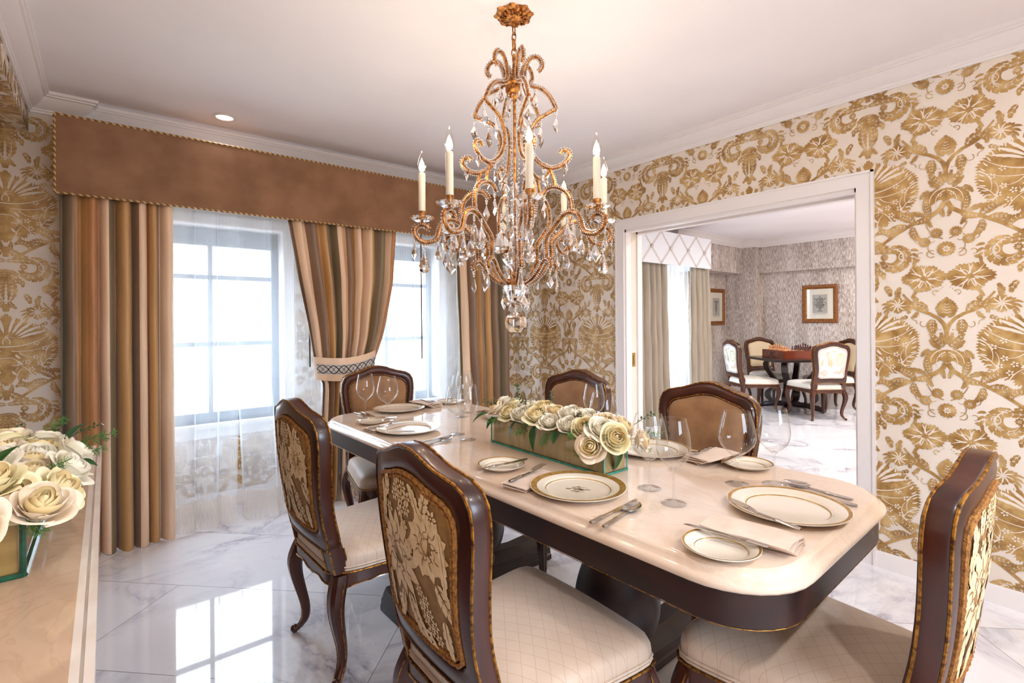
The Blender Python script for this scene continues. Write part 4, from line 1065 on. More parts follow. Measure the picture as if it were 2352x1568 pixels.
def make_spoon(L):
    root = empty('spoon'); m = MB(); handle(m, L * .62); m.build('handle', M['silver'], root)
    b = MB(); rows = []
    for i in range(11):
        t = i / 10; x = L * (.60 + .40 * t); wd = .0225 * sin(pi * min(1, .08 + .92 * t) ** .85) ** .75 + .001
        rows.append([(x, wd * s_, .010 - .007 * (1 - s_ * s_) * sin(pi * t) + .001) for s_ in (-1, -.7, -.35, 0, .35, .7, 1)])
    flatsheet(rows, .001, m=b); b.build('spoon_bowl', M['silver'], root); return root
def make_napkin(L, W, nl, seed=1, fan=.0):
    rnd = random.Random(seed); m = MB(); t = .0055
    for k in range(nl):
        z = .001 + k * (t + .0018); dx = fan * k; ph = rnd.uniform(0, 6); rows = []
        for i in range(13):
            u = i / 12; r = []
            y0 = -W / 2 + dx + .004 * sin(ph + 5 * u); y1 = W / 2 + dx * .3 + .004 * sin(ph + 4 * u + 1)
            for j in range(9):
                v = j / 8; wv = .0022 * sin(4 * u * pi + ph) * sin(pi * v) + .0018 * sin(9 * u + 5 * v + k)
                r.append((L * u - L / 2 + .004 * sin(ph + 3 * v), lerp(y0, y1, v), z + t * (.55 + .45 * sin(pi * min(1, max(0, v * 1.0))) ** .5) + max(0, wv)))
            rows.append(r)
        flatsheet(rows, t * .55, m=m)
        m.tube([(L * u / 12 - L / 2, W / 2 + dx * .3 + .004 * sin(ph + 4 * u / 12 + 1) - .002, z + t * .38) for u in range(13)], t * .5, 6)
    return m.build('napkin', M['linen'], None, angle=60)
SZ = TZ + .0006
P_ch = make_plate('charger_plate', .150, True); P_ch2 = make_plate('charger_plate', .155, False); P_br = make_plate('bread_plate', .086, False)
G_big, G_med = glass(True), glass(False)
KN, BK, FK, SP = make_knife(.235), make_knife(.195), make_fork(.205), make_spoon(.205)
NAP = [make_napkin(.200, .075, 4, 3, -.014), make_napkin(.20, .10, 2, 5, -.004)]
protos = [P_ch, P_ch2, P_br, G_big, G_med, KN, BK, FK, SP] + NAP
used = set()
def put(o, loc, rz, label, cat, group, rot=None, scale=None):
    c = o if o.name not in used else copy_tree(o)
    used.add(o.name)
    c.location = loc; c.rotation_euler = rot if rot else (0, 0, rz)
    if scale: c.scale = (scale,) * 3
    tag(c, label, cat, group); return c
def lay(o, a, b, z, label, cat, group, tilt=0.0):
    """cutlery: butt at a, tip towards b"""
    ang = atan2(b[1] - a[1], b[0] - a[0])
    return put(o, (a[0], a[1], z), 0, label, cat, group, rot=(0, -tilt, ang))
PS = {
 'near left chair': dict(ch=(1.150, 1.100, 0, P_ch), br=(1.113, 1.445), bk=((1.012, 1.412), (1.210, 1.408)), nap=((1.095, 1.262), .22, 1), fk=((1.005, 1.262), (1.20, 1.31)), kn=((.986, .898), (1.213, .925)), sp=((.992, .860), (1.19, .897)), g=((1.338, .968), (1.281, .843))),
 'second left chair': dict(ch=(1.150, 2.232, 1, P_ch2), br=(1.09, 2.525), bk=((1.03, 2.56), (1.20, 2.47)), nap=((1.085, 2.36), .18, 1), fk=((.985, 2.325), (1.17, 2.36)), kn=((1.02, 1.955), (1.24, 1.995)), sp=((1.03, 1.895), (1.225, 1.955)), g=((1.287, 2.007), (1.266, 1.888))),
 'far end chair': dict(ch=(1.372, 2.790, 0, P_ch2), br=(1.745, 2.80), bk=((1.80, 2.88), (1.70, 2.74)), nap=((1.590, 2.815), -1.5, 0), fk=((1.575, 2.90), (1.565, 2.72)), kn=((1.175, 2.895), (1.165, 2.68)), sp=((1.135, 2.89), (1.140, 2.70)), g=((1.189, 2.552), (1.109, 2.660))),
 'chair behind the flowers': dict(ch=(1.735, 2.165, 0, P_ch2), br=(1.78, 1.86), bk=((1.86, 1.86), (1.67, 1.86)), nap=((1.78, 2.00), pi, 1), fk=((1.87, 2.0), (1.68, 2.0)), kn=((1.86, 2.34), (1.64, 2.34)), sp=((1.86, 2.385), (1.66, 2.385)), g=((1.535, 2.36), (1.625, 2.455))),
 'chair by the doorway': dict(ch=(1.715, 1.235, 0, P_ch2), br=(1.800, .880), bk=((1.895, .935), (1.71, .925)), nap=((1.785, 1.030), pi - .1, 0), fk=((1.86, 1.05), (1.66, 1.03)), kn=((1.84, 1.41), (1.61, 1.41)), sp=((1.84, 1.455), (1.64, 1.455)), g=((1.605, 1.39), (1.735, 1.555))),
 'near end chair': dict(ch=(1.478, .612, 0, P_ch2), br=(1.098, .600), bk=((1.150, .515), (1.120, .707)), nap=((1.232, .585), pi / 2 + .08, 0), fk=((1.283, .500), (1.322, .695)), kn=((1.655, .495), (1.640, .73)), sp=((1.70, .520), (1.722, .722)), g=((1.589, .811), (1.68, .735))),
}
for who, d in PS.items():
    x, y, q, po = d['ch']
    look = {'near left chair': 'crested plate with wide gold band', 'near end chair': 'large cream plate with thin gold rim'}.get(who, 'cream charger plate')
    put(po, (x, y, SZ), 0 if po is not P_ch else -pi / 2 + .65, '%s set for the %s' % (look, who), 'plate', 'charger plates on the dining table')
    put(P_br, (d['br'][0], d['br'][1], SZ), 0, 'small bread plate set for the %s' % who, 'plate', 'bread plates on the dining table')
    lay(BK, d['bk'][0], d['bk'][1], SZ + .0215, 'silver butter knife across the bread plate of the %s' % who, 'knife', 'butter knives')
    (nx, ny), na, kind = d['nap']; nz = .030 if kind == 0 else .016
    put(NAP[kind], (nx, ny, SZ), na + (pi if kind == 0 and who != 'far end chair' else 0), 'folded blush napkin laid for the %s' % who, 'napkin', 'napkins on the dining table')
    lay(FK, d['fk'][0], d['fk'][1], SZ + nz, 'silver fork on the napkin of the %s' % who, 'fork', 'forks on the napkins')
    lay(KN, d['kn'][0], d['kn'][1], SZ, 'silver dinner knife set for the %s' % who, 'knife', 'dinner knives')
    lay(SP, d['sp'][0], d['sp'][1], SZ, 'silver spoon set for the %s' % who, 'spoon', 'spoons on the dining table')
    put(G_big, (*d['g'][0], SZ), .3, 'wide burgundy wine glass set for the %s' % who, 'wine glass', 'wine glasses on the dining table')
    put(G_med, (*d['g'][1], SZ), .9, 'tall narrow wine glass set for the %s' % who, 'wine glass', 'wine glasses on the dining table')

# ------------------------------------------------------------------ flowers
def rose_mesh(name, R, openness, seed, mats):
    """R: bloom radius; axis +Z, base of the bloom at z = 0"""
    rnd = random.Random(seed); m = MB(); H = R * 1.15
    def pet(a0, r0, r1, h0, h1, spread, curl, mi, cl=.4, nu=8, nv=6):
        P = []
        for j in range(nv + 1):
            t = j / nv; row = []
            for i in range(nu + 1):
                s = (i / nu - .5) * 2
                e = (1 - abs(s) ** 2.6 * (.35 + .3 * t))
                rr = lerp(r0, r1, t) * .25 + .75 * r1 * sin(pi * (.10 + cl * t)) + curl * R * max(0, t - .72) ** 1.5 * 6 * (1 - .35 * abs(s))
                z = lerp(h0, h1, t ** .85) * (1 - (1 - e) * .38 * t) - curl * R * max(0, t - .82) ** 1.5 * 7
                wv = .035 * R * sin(3.1 * s + seed + a0 * 5) * t * t
                ang = a0 + s * spread * (.55 + .45 * sin(pi * min(1, .25 + .6 * t)))
                rr2 = (rr + wv) * (1 - .10 * s * s)
                row.append((rr2 * cos(ang), rr2 * sin(ang), z))
            P.append(row)
        m.grid(P, mi=mi, flip=True)
    # tight heart: spiral of narrow petals
    a = rnd.uniform(0, 6); op = openness
    m.lathe([(.0001, H * .3), (R * .16, H * .4), (R * .17, H * .7), (R * .09, H * .9), (.0001, H * .95)], 8, mi=1)
    for k in range(7):
        pet(a, R * .10, R * (.20 + .055 * k), H * .35, H * (.99 - .004 * k), 1.45, 0, 1, .80 - .03 * k, nu=7, nv=5); a += 2.1
    for k in range(5):
        pet(a, R * .18, R * (.60 + .03 * k), H * .22, H * (.985 - .014 * k), 1.2, .03 * op, 1 if k < 2 else 0, .58 - .02 * k); a += 1.35
    for k in range(5):
        pet(a, R * .24, R * (.76 + .03 * k), H * .10, H * (.94 - .02 * k - .04 * op), 1.05, .10 * op, 0, .46 - .04 * op); a += 1.3
    for k in range(5):
        pet(a, R * .26, R * (.92 + .10 * op + .02 * k), 0, H * (.84 - .14 * op - .03 * k), .95, .24 * op, 0, .40 - .04 * op, nu=9, nv=7); a += 1.25 + rnd.uniform(-.1, .1)
    m.lathe([(.0001, -.004), (R * .2, 0), (R * .3, H * .12), (R * .28, H * .3)], 10, mi=0)
    return m.mesh(name, mats, angle=80)
ROSES = []
for k, (mat, op) in enumerate(((M['rose_ivory'], .9), (M['rose_yellow'], .55), (M['rose_blush'], 1.0), (M['rose_ivory'], .5), (M['rose_yellow'], 1.0), (M['rose_blush'], .7))):
    ROSES.append(rose_mesh('rose_bloom', .035, op, k * 3 + 1, [mat, M['rose_heart'] if k in (1, 2, 4, 5) else mat]))
def orient(axis, spin):
    q = Vector((0, 0, 1)).rotation_difference(Vector(axis).normalized()); return (q.to_matrix() @ Matrix.Rotation(spin, 3, 'Z')).to_euler()
def rose(loc, axis, R, kind, label, group):
    o = bpy.data.objects.new('rose', ROSES[kind % len(ROSES)]); COL.objects.link(o)
    ax = Vector(axis).normalized(); o.location = Vector(loc) - ax * R * .6; o.rotation_euler = orient(axis, (kind * 2.4) % 6.28); o.scale = (R / .035,) * 3
    tag(o, label, 'rose', group); return o
def leaf_mesh(L, W, fold=.35, droop=.4):
    m = MB(); P = []
    for i in range(11):
        t = i / 10; w_ = W / 2 * sin(pi * t ** .8) ** .9 + .0003; row = []
        for s in (-1, -.5, 0, .5, 1):
            row.append((L * t, w_ * s, abs(s) * w_ * fold - droop * L * t * t))
        P.append(row)
    m.grid(P, flip=True); return m
LEAF = [leaf_mesh(.078, .040).mesh('leaf_blade', M['leaf']), leaf_mesh(.065, .036, .5, .15).mesh('leaf_blade', M['leaf']), leaf_mesh(.085, .034, .3, .7).mesh('leaf_blade', M['leaf'])]
def fern_mesh(seed):
    rnd = random.Random(seed); m = MB(); st = [(0, 0, 0), (.02, .002, .006), (.04, 0, .008), (.062, -.003, .006)]
    m.tube(st, [.0009, .0008, .0006, .0003], 4)
    for k in range(46):
        t = rnd.random(); p = Vector(st[0]).lerp(Vector(st[3]), t); a = rnd.uniform(0, 6.28); L = rnd.uniform(.012, .022) * (1 - .4 * t); d = Vector((.55, cos(a), sin(a))).normalized()
        m.tube([p, p + d * L], [.0006, .0002], 3, cap=False)
        for q in range(4):
            b = p + d * L * (.3 + .2 * q); e = (d + Vector((rnd.uniform(-1, 1), rnd.uniform(-1, 1), rnd.uniform(-1, 1)))).normalized(); m.tube([b, b + e * .007], [.0005, .0002], 3, cap=False)
    return m.mesh('fern_tuft', M['fern'])
FERN = [fern_mesh(1), fern_mesh(2)]
def berry_mesh(seed, mat='berry', rad=.0042, n=22):
    rnd = random.Random(seed); m = MB(); m.tube([(0, 0, 0), (.03, 0, .004), (.055, 0, 0)], [.0012, .001, .0006], 4)
    for k in range(n):
        t = rnd.uniform(.35, 1); p = (.055 * t + rnd.uniform(-.004, .004), rnd.uniform(-.013, .013), rnd.uniform(-.012, .014)); m.ball(p, rad * rnd.uniform(.7, 1.1), 6, 4)
    return m.mesh('bud_cluster', M[mat])
BERRY = [berry_mesh(4), berry_mesh(5)]
def boxsprig_mesh(seed):
    rnd = random.Random(seed); m = MB(); m.tube([(0, 0, 0), (.04, 0, .004), (.07, .004, 0)], [.0012, .0009, .0005], 4, mi=0)
    for k in range(16):
        t = .2 + .8 * k / 15; a = k * 2.4; sc_ = .011; b = Vector((.07 * t, 0, .003)); d = Vector((.5, cos(a), sin(a))).normalized()
        s_ = d.cross(Vector((0, 0, 1))).normalized() * sc_ * .35
        m.poly([b, b + d * sc_ * .5 + s_, b + d * sc_, b + d * sc_ * .5 - s_], 0)
    return m.mesh('leafy_sprig', M['leaf'])
BOXS = [boxsprig_mesh(1), boxsprig_mesh(2)]
def sprig(meshes, kind, loc, d, up, scale, name, label, cat, group):
    o = bpy.data.objects.new(name, meshes[kind % len(meshes)]); COL.objects.link(o)
    x = Vector(d).normalized(); u = Vector(up); y = u.cross(x).normalized(); z = x.cross(y)
    mt = Matrix((x, y, z)).transposed().to_4x4(); mt.translation = Vector(loc); o.matrix_world = mt @ Matrix.Scale(scale, 4)
    tag(o, label, cat, group); return o
def glass_box(name, x0, x1, y0, y1, z, h, liner, label, edge=None, k=1.0):
    root = empty(name, ((x0 + x1) / 2, (y0 + y1) / 2, z)); tag(root, label, 'vase')
    a, b = (x1 - x0) / 2, (y1 - y0) / 2; t = .005
    g = MB(); g.box(-a, a, -b, b, 0, t); g.box(-a, -a + t, -b, b, t, h); g.box(a - t, a, -b, b, t, h); g.box(-a + t, a - t, -b, -b + t, t, h); g.box(-a + t, a - t, b - t, b, t, h)
    g.build('glass_wall', M['thin_glass'], root, False)
    e = MB(); q = .0022
    for sx in (-1, 1):
        e.tube([(sx * a, -b, q), (sx * a, b, q)], .0034 * k, 6); 
        e.tube([(sx * (a - .001), -b, h), (sx * (a - .001), b, h)], .0012 * k, 5)
        for sy in (-1, 1): e.tube([(sx * (a - .001), sy * (b - .001), 0), (sx * (a - .001), sy * (b - .001), h)], .0030 * k, 6)
    for sy in (-1, 1): e.tube([(-a, sy * b, q), (a, sy * b, q)], .0034 * k, 6)
    e.build('green_edge', edge or M['teal_edge'], root)
    l = MB(); l.box(-a + .008, a - .008, -b + .008, b - .008, .006, h - .006); l.build('leaf_lining', liner, root, False)
    return root
BX0, BX1, BY0, BY1 = 1.324, 1.450, 1.142, 1.790; BZ = SZ; BH = .112
glass_box('glass_vase', BX0, BX1, BY0, BY1, BZ, BH, M['liner'], 'long glass box with green edges and leaf lining on the dining table')
def bouquet(x0, x1, y0, y1, zt, rows, ncol, R, group, where, seed, jit=.012, side=.55):
    rnd = random.Random(seed); n = 0
    names = {0: 'camera side', rows - 1: 'far side'}
    ordn = ['first', 'second', 'third', 'fourth', 'fifth', 'sixth', 'seventh', 'eighth', 'ninth', 'tenth']
    for r in range(rows):
        for c in range(ncol):
            u = (r + .5) / rows * 2 - 1; v = (c + .5) / ncol
            x = lerp(x0, x1, (r + .5) / rows) + u * .030 + rnd.uniform(-jit, jit) * .6
            y = lerp(y0 - .02, y1 + .02, v) + rnd.uniform(-jit, jit) + (.5 / ncol * (y1 - y0) * .5 if r % 2 else -.25 / ncol * (y1 - y0))
            z = zt + .040 - .030 * abs(u) ** 1.5 + rnd.uniform(-.008, .008)
            endt = (v - .5) * 2
            ax = (u * side + rnd.uniform(-.15, .15) - .10, endt * abs(endt) * .7 - .12 + rnd.uniform(-.18, .18), .85)
            rr = R * rnd.uniform(.92, 1.12)
            side_n = 'left side row' if r == 0 else ('right side row' if r == rows - 1 else 'middle row')
            rose((x, y, z), ax, rr, rnd.randrange(6), 'cream rose, %s from the near end in the %s of %s' % (ordn[c], side_n, where), group)
bouquet(BX0, BX1, BY0, BY1, BZ + BH + .016, 3, 8, .047, 'roses in the table centrepiece', 'the table flowers', 5)
NG = 'roses in the table centrepiece'
rose((1.285, 1.165, BZ + BH - .008), (-.9, -.35, .30), .050, 2, 'blush rose hanging over the near left corner of the glass box on the table', NG)
rose((1.335, 1.105, BZ + BH + .024), (-.35, -.8, .42), .052, 1, 'large pale yellow rose leaning over the near end of the glass box', NG)
rose((1.46, 1.085, BZ + BH + .002), (.45, -.85, .30), .040, 5, 'peach tinted rose at the near right corner of the glass box', NG)
greens = [
 ('leaf', LEAF, 0, (1.30, 1.775, BZ + BH + .02), (-.8, .35, -.1), (0, 0, 1), 1.0, 'dark glossy leaf sticking out at the far end of the glass box'),
 ('leaf', LEAF, 1, (1.315, 1.745, BZ + BH + .005), (-.75, .15, -.65), (0, 0, 1), 1.0, 'dark leaf drooping over the far left corner of the glass box'),
 ('leaf', LEAF, 2, (1.315, 1.60, BZ + BH + .01), (-.7, .3, -.55), (0, 0, 1), .9, 'dark leaf under the second roses of the glass box'),
 ('leaf', LEAF, 2, (1.312, 1.48, BZ + BH + .01), (-.65, -.1, -.7), (0, 0, 1), 1.0, 'pointed dark leaf hanging down the middle of the glass box'),
 ('leaf', LEAF, 1, (1.310, 1.36, BZ + BH + .006), (-.7, -.4, -.45), (0, 0, 1), .9, 'dark leaf peeping below the middle roses'),
 ('leaf', LEAF, 1, (1.36, 1.125, BZ + BH + .03), (-.5, -.55, -.15), (0, 0, 1), .9, 'dark leaf between the two large near roses'),
 ('leaf', LEAF, 2, (1.375, 1.128, BZ + BH - .008), (.10, -.30, -.92), (0, -1, .2), 1.15, 'long dark leaf hanging down the near end of the glass box'),
 ('fern', FERN, 0, (1.31, 1.68, BZ + BH + .01), (-.7, .3, -.2), (0, 0, 1), 1.1, 'feathery fern tuft by the far left roses of the glass box'),
 ('fern', FERN, 1, (1.31, 1.53, BZ + BH + .0), (-.8, -.1, -.35), (0, 0, 1), 1.1, 'fern tuft lying on the glass box below the third rose'),
 ('fern', FERN, 0, (1.31, 1.39, BZ + BH + .0), (-.8, -.2, -.5), (0, 0, 1), 1.2, 'fern tuft hanging at the middle of the glass box'),
 ('fern', FERN, 1, (1.31, 1.27, BZ + BH + .02), (-.7, -.5, -.1), (0, 0, 1), 1.1, 'bright fern tuft beside the blush rose'),
 ('fern', FERN, 0, (1.31, 1.235, BZ + BH - .005), (-.7, -.3, -.8), (0, 0, 1), 1.0, 'fern tuft dangling below the blush rose'),
 ('fern', FERN, 1, (1.47, 1.10, BZ + BH + .02), (.75, -.6, -.1), (0, 0, 1), 1.2, 'fern tuft sticking out behind the wine glasses'),
 ('fern', FERN, 0, (1.455, 1.12, BZ + BH - .01), (.6, -.6, -.5), (0, 0, 1), 1.0, 'fern tuft dangling at the near right corner of the glass box'),
 ('bud_sprig', BERRY, 0, (1.33, 1.74, BZ + BH + .045), (-.5, .1, .55), (0, 0, 1), 1.0, 'sprig of brown green buds between the far left roses'),
 ('bud_sprig', BERRY, 1, (1.37, 1.62, BZ + BH + .06), (-.3, -.3, .55), (0, 0, 1), .9, 'sprig of brown green buds in the middle of the roses'),
 ('bud_sprig', BERRY, 0, (1.36, 1.29, BZ + BH + .055), (-.4, -.2, .5), (0, 0, 1), .8, 'sprig of dark buds near the large near roses'),
 ('box_sprig', BOXS, 0, (1.38, 1.80, BZ + BH + .03), (-.3, .75, .2), (0, 0, 1), 1.3, 'thin leafy sprig reaching out at the far end of the table flowers'),
 ('box_sprig', BOXS, 1, (1.40, 1.68, BZ + BH + .06), (-.1, .1, .9), (0, 1, 0), 1.2, 'leafy sprig standing up behind the far roses'),
 ('box_sprig', BOXS, 0, (1.42, 1.50, BZ + BH + .07), (.1, .1, .9), (0, 1, 0), .9, 'leafy sprig standing up in the back of the table flowers'),
 ('box_sprig', BOXS, 1, (1.33, 1.44, BZ + BH + .05), (-.6, -.1, .5), (0, 0, 1), .8, 'small leafy sprig over the middle rose'),
 ('box_sprig', BOXS, 0, (1.32, 1.22, BZ + BH + .05), (-.5, -.5, .2), (0, 0, 1), 1.0, 'small leafy sprig above the blush rose'),
 ('box_sprig', BOXS, 1, (1.46, 1.12, BZ + BH + .05), (.6, -.4, .35), (0, 0, 1), 1.3, 'leafy sprig at the near right corner, before the door jamb'),
]
for nm, ms, k, loc, d, up, sc_, lb in greens: sprig(ms, k, loc, d, up, sc_, nm, lb, 'foliage', 'greenery in the table centrepiece')

# ------------------------------------------------------------------ marble console with its own flower box
CZ = .865
con = empty('console_table', (-.30, 1.0, 0)); tag(con, 'cream marble topped console along the left wall, under the left flowers', 'console')
m = MB(); m.box(-.30, .262, -1.0, 1.33, CZ - .03, CZ); m.build('marble_top', M['console_marble'], con, False)
m = MB(); m.box(.262, .272, -1.0, 1.34, CZ - .034, CZ - .0005); m.box(.276, .287, -1.0, 1.345, CZ - .05, CZ - .006); m.box(.272, .276, -1.0, 1.34, CZ - .05, CZ - .012); m.build('top_edge', M['console_edge'], con, False)
m = MB(); m.box(-.30, .24, -.97, 1.30, .08, CZ - .05); cb = m.build('cabinet', M['dark_wood'], con, False)
m = MB(); m.box(-.27, .21, -.94, 1.27, 0, .08); m.build('plinth', M['espresso'], con, False)
for k in range(4):
    m = MB(); m.box(.24, .252, -.95 + k * .56, -.41 + k * .56, .12, CZ - .08); dd = m.build('door', M['dark_wood'], con, False)
    kb = MB(); kb.ball((.262, -.46 + k * .56, .5), .012, 10, 6); kb.build('knob', M['brass'], dd)
LX0, LX1, LY0, LY1 = -.255, -.112, 1.205, 1.80
glass_box('glass_vase', LX0, LX1, LY0, LY1, CZ + .0006, .105, M['liner_gold'], 'glass box with dark green edges on the marble console at the left edge', M['dark_edge'], 1.7)
bouquet(LX0 + .01, LX1 - .01, LY0 + .03, LY1, CZ + .105, 3, 7, .044, 'roses on the console', 'the console flowers', 12, side=.5)
NG = 'roses on the console'
rose((-.085, 1.16, CZ + .128), (.25, -.45, .85), .047, 5, 'large open ivory rose at the near right corner of the console flowers', NG)
rose((-.165, 1.10, CZ + .130), (-.1, -.8, .55), .046, 5, 'peach hearted rose leaning over the near end of the console box', NG)
rose((-.07, 1.285, CZ + .122), (.7, -.25, .6), .044, 4, 'pale yellow rose leaning over the right side of the console box', NG)
rose((-.155, 1.215, CZ + .168), (0, -.35, .9), .046, 1, 'pale yellow rose on top of the near end of the console flowers', NG)
rose((-.06, 1.42, CZ + .128), (.7, -.1, .65), .045, 0, 'ivory rose on the right side of the console flowers', NG)
rose((-.06, 1.60, CZ + .128), (.7, .1, .65), .045, 3, 'ivory rose near the far right side of the console flowers', NG)
for nm, ms, k, loc, d, up, sc_, lb in (
 ('leaf', LEAF, 1, (-.15, 1.27, CZ + .185), (.35, -.3, .55), (0, 0, 1), .8, 'dark leaf standing between the console roses'),
 ('leaf', LEAF, 1, (-.075, 1.66, CZ + .15), (.4, -.2, .55), (0, 0, 1), .9, 'dark leaf at the far right of the console flowers'),
 ('leaf', LEAF, 0, (-.16, 1.17, CZ + .10), (-.5, -.7, -.15), (0, 0, 1), .9, 'dark leaf under the peach hearted console rose'),
 ('leaf', LEAF, 1, (-.055, 1.50, CZ + .125), (.6, -.3, -.1), (0, 0, 1), .7, 'small dark leaf on the right side of the console flowers'),
 ('fern', FERN, 0, (-.065, 1.70, CZ + .125), (.85, .15, .1), (0, 0, 1), 1.3, 'fern tuft reaching over the console edge'),
 ('fern', FERN, 1, (-.07, 1.64, CZ + .115), (.85, -.2, .0), (0, 0, 1), 1.1, 'second fern tuft over the console edge'),
 ('fern', FERN, 0, (-.10, 1.36, CZ + .135), (.5, -.4, .3), (0, 0, 1), .9, 'dark fern tuft behind the pale yellow console rose'),
 ('fern', FERN, 1, (-.12, 1.78, CZ + .15), (.5, .5, .35), (0, 1, 0), 1.0, 'fern tuft on top of the far console roses'),
 ('fern', FERN, 0, (-.11, 1.19, CZ + .10), (.3, -.6, -.15), (0, 0, 1), 1.0, 'fern tuft under the large ivory console rose'),
 ('box_sprig', BOXS, 0, (-.075, 1.74, CZ + .14), (.8, .2, .3), (0, 0, 1), 1.0, 'leafy sprig at the far right end of the console flowers'),
 ('box_sprig', BOXS, 1, (-.20, 1.80, CZ + .14), (.3, .5, .35), (0, 1, 0), .8, 'leafy sprig behind the console roses')):
    sprig(ms, k, loc, d, up, sc_, nm, lb, 'foliage', 'greenery in the console flowers')

# ------------------------------------------------------------------ chandelier
KS = .967
def cz(z): return 1.30 + (z - 1.30) * KS
CHX, CHY = 1.342, 1.635
ch = empty('chandelier', (CHX, CHY, 0)); tag(ch, 'gilt iron chandelier with eight candle arms, bead strings and crystal drops above the table', 'chandelier')
ROT0 = radians(90 - 38.94)                 # forward direction of the photograph
def crystal(kind, L, W, Dp):
    m = MB()
    if kind == 'kite':
        o = [(0, L), (W * .5, L * .42), (0, 0), (-W * .5, L * .42)]; k = .52
        for s in (1, -1):
            i_ = [(a * k, L * .42 + (b - L * .42) * k) for a, b in o]
            for q in range(4):
                a, b = o[q], o[(q + 1) % 4]; c, d = i_[(q + 1) % 4], i_[q]
                f = [(a[0], 0, a[1]), (b[0], 0, b[1]), (c[0], s * Dp, c[1]), (d[0], s * Dp, d[1])]; m.poly(f if s < 0 else f[::-1])
            f = [(a, s * Dp, b) for a, b in i_]; m.poly(f if s < 0 else f[::-1])
    else:
        prof = {'drop': [(.0001, 0), (W * .28, L * .04), (W * .47, L * .16), (W * .5, L * .30), (W * .36, L * .58), (W * .16, L * .85), (.0012, L)], 'spear': [(.0001, 0), (W * .5, L * .36), (W * .32, L * .62), (.001, L)], 'ball': [(.0001, 0), (W * .3, L * .07), (W * .46, L * .27), (W * .5, L * .5), (W * .46, L * .73), (W * .3, L * .93), (.0001, L)]}[kind]
        m.lathe(prof, 10 if kind != 'ball' else 12)
        if kind == 'ball': pass
    return m
CRY = {}
for nm, kd, L, W, Dp in (('kite', 'kite', .072, .052, .008), ('kite_small', 'kite', .055, .036, .006), ('drop', 'drop', .090, .044, 0), ('drop_small', 'drop', .062, .030, 0), ('spear', 'spear', .068, .024, 0), ('ball', 'ball', .094, .094, 0), ('pear', 'drop', .105, .075, 0)):
    CRY[nm] = crystal(kd, L, W, Dp).mesh('crystal_' + nm, M['crystal'], smooth=(nm == 'drop'), angle=20), L
BEADS = MB()
for k in range(3): BEADS.ball((0, 0, -.006 - k * .010), .0045 if k != 1 else .006, 8, 5)
BEADM = BEADS.mesh('bead_link', M['crystal'])
def pendant(p, kind, spin, link=True):
    me, L = CRY[kind]; o = bpy.data.objects.new('crystal_pendant', me); COL.objects.link(o); o.parent = ch
    drop_ = .030 if link else .004
    o.location = (p[0], p[1], p[2] - drop_ - L); o.rotation_euler = (0, 0, spin)
    if link:
        b = bpy.data.objects.new('bead_link', BEADM); COL.objects.link(b); b.parent = o; b.location = (0, 0, L + drop_)
    return o
def cyl(a, r, z): return (r * KS * cos(a), r * KS * sin(a), cz(z))
ARM = [(.161, 1.557), (.161, 1.600), (.161, 1.6435), (.195, 1.680), (.238, 1.722), (.267, 1.735), (.289, 1.733), (.312, 1.718), (.325, 1.692), (.331, 1.667), (.342, 1.648), (.365, 1.638), (.391, 1.636), (.415, 1.648), (.430, 1.672), (.429, 1.695), (.412, 1.710), (.390, 1.711), (.376, 1.700), (.380, 1.690)]
LOW = [(.050, 1.462), (.085, 1.478), (.118, 1.510), (.137, 1.540), (.155, 1.557), (.174, 1.550), (.182, 1.532), (.176, 1.516)]
RIB = [(.108, 2.372), (.122, 2.388), (.120, 2.415), (.100, 2.436), (.074, 2.434), (.055, 2.410), (.044, 2.370), (.045, 2.335), (.070, 2.315), (.120, 2.296), (.158, 2.255), (.182, 2.205)]
RIB2 = [(.182, 2.205), (.140, 2.185), (.095, 2.160), (.068, 2.110), (.064, 2.060), (.085, 2.005), (.120, 1.968), (.160, 1.952), (.205, 1.962), (.236, 1.992), (.234, 2.018), (.210, 2.026), (.196, 2.012)]
VERT = [(.150, 1.956), (.168, 1.91), (.176, 1.866)]
LOOP = [(.120, 1.838), (.135, 1.862), (.165, 1.872), (.200, 1.862), (.232, 1.832), (.244, 1.785), (.238, 1.735), (.232, 1.715)]
def beads_along(m, pts3, r, off, step):
    n = max(2, int(sum((Vector(a) - Vector(b)).length for a, b in zip(pts3, pts3[1:])) / step)); P = resample([Vector(p) for p in pts3], n)
    for i, p in enumerate(P):
        t = (P[min(i + 1, n - 1)] - P[max(i - 1, 0)]).normalized(); s = t.cross(Vector((0, 1, 0))).normalized()
        for sg in off: m.ball(tuple(p + s * sg[0] + Vector((0, sg[1], 0))), r, 5, 3)
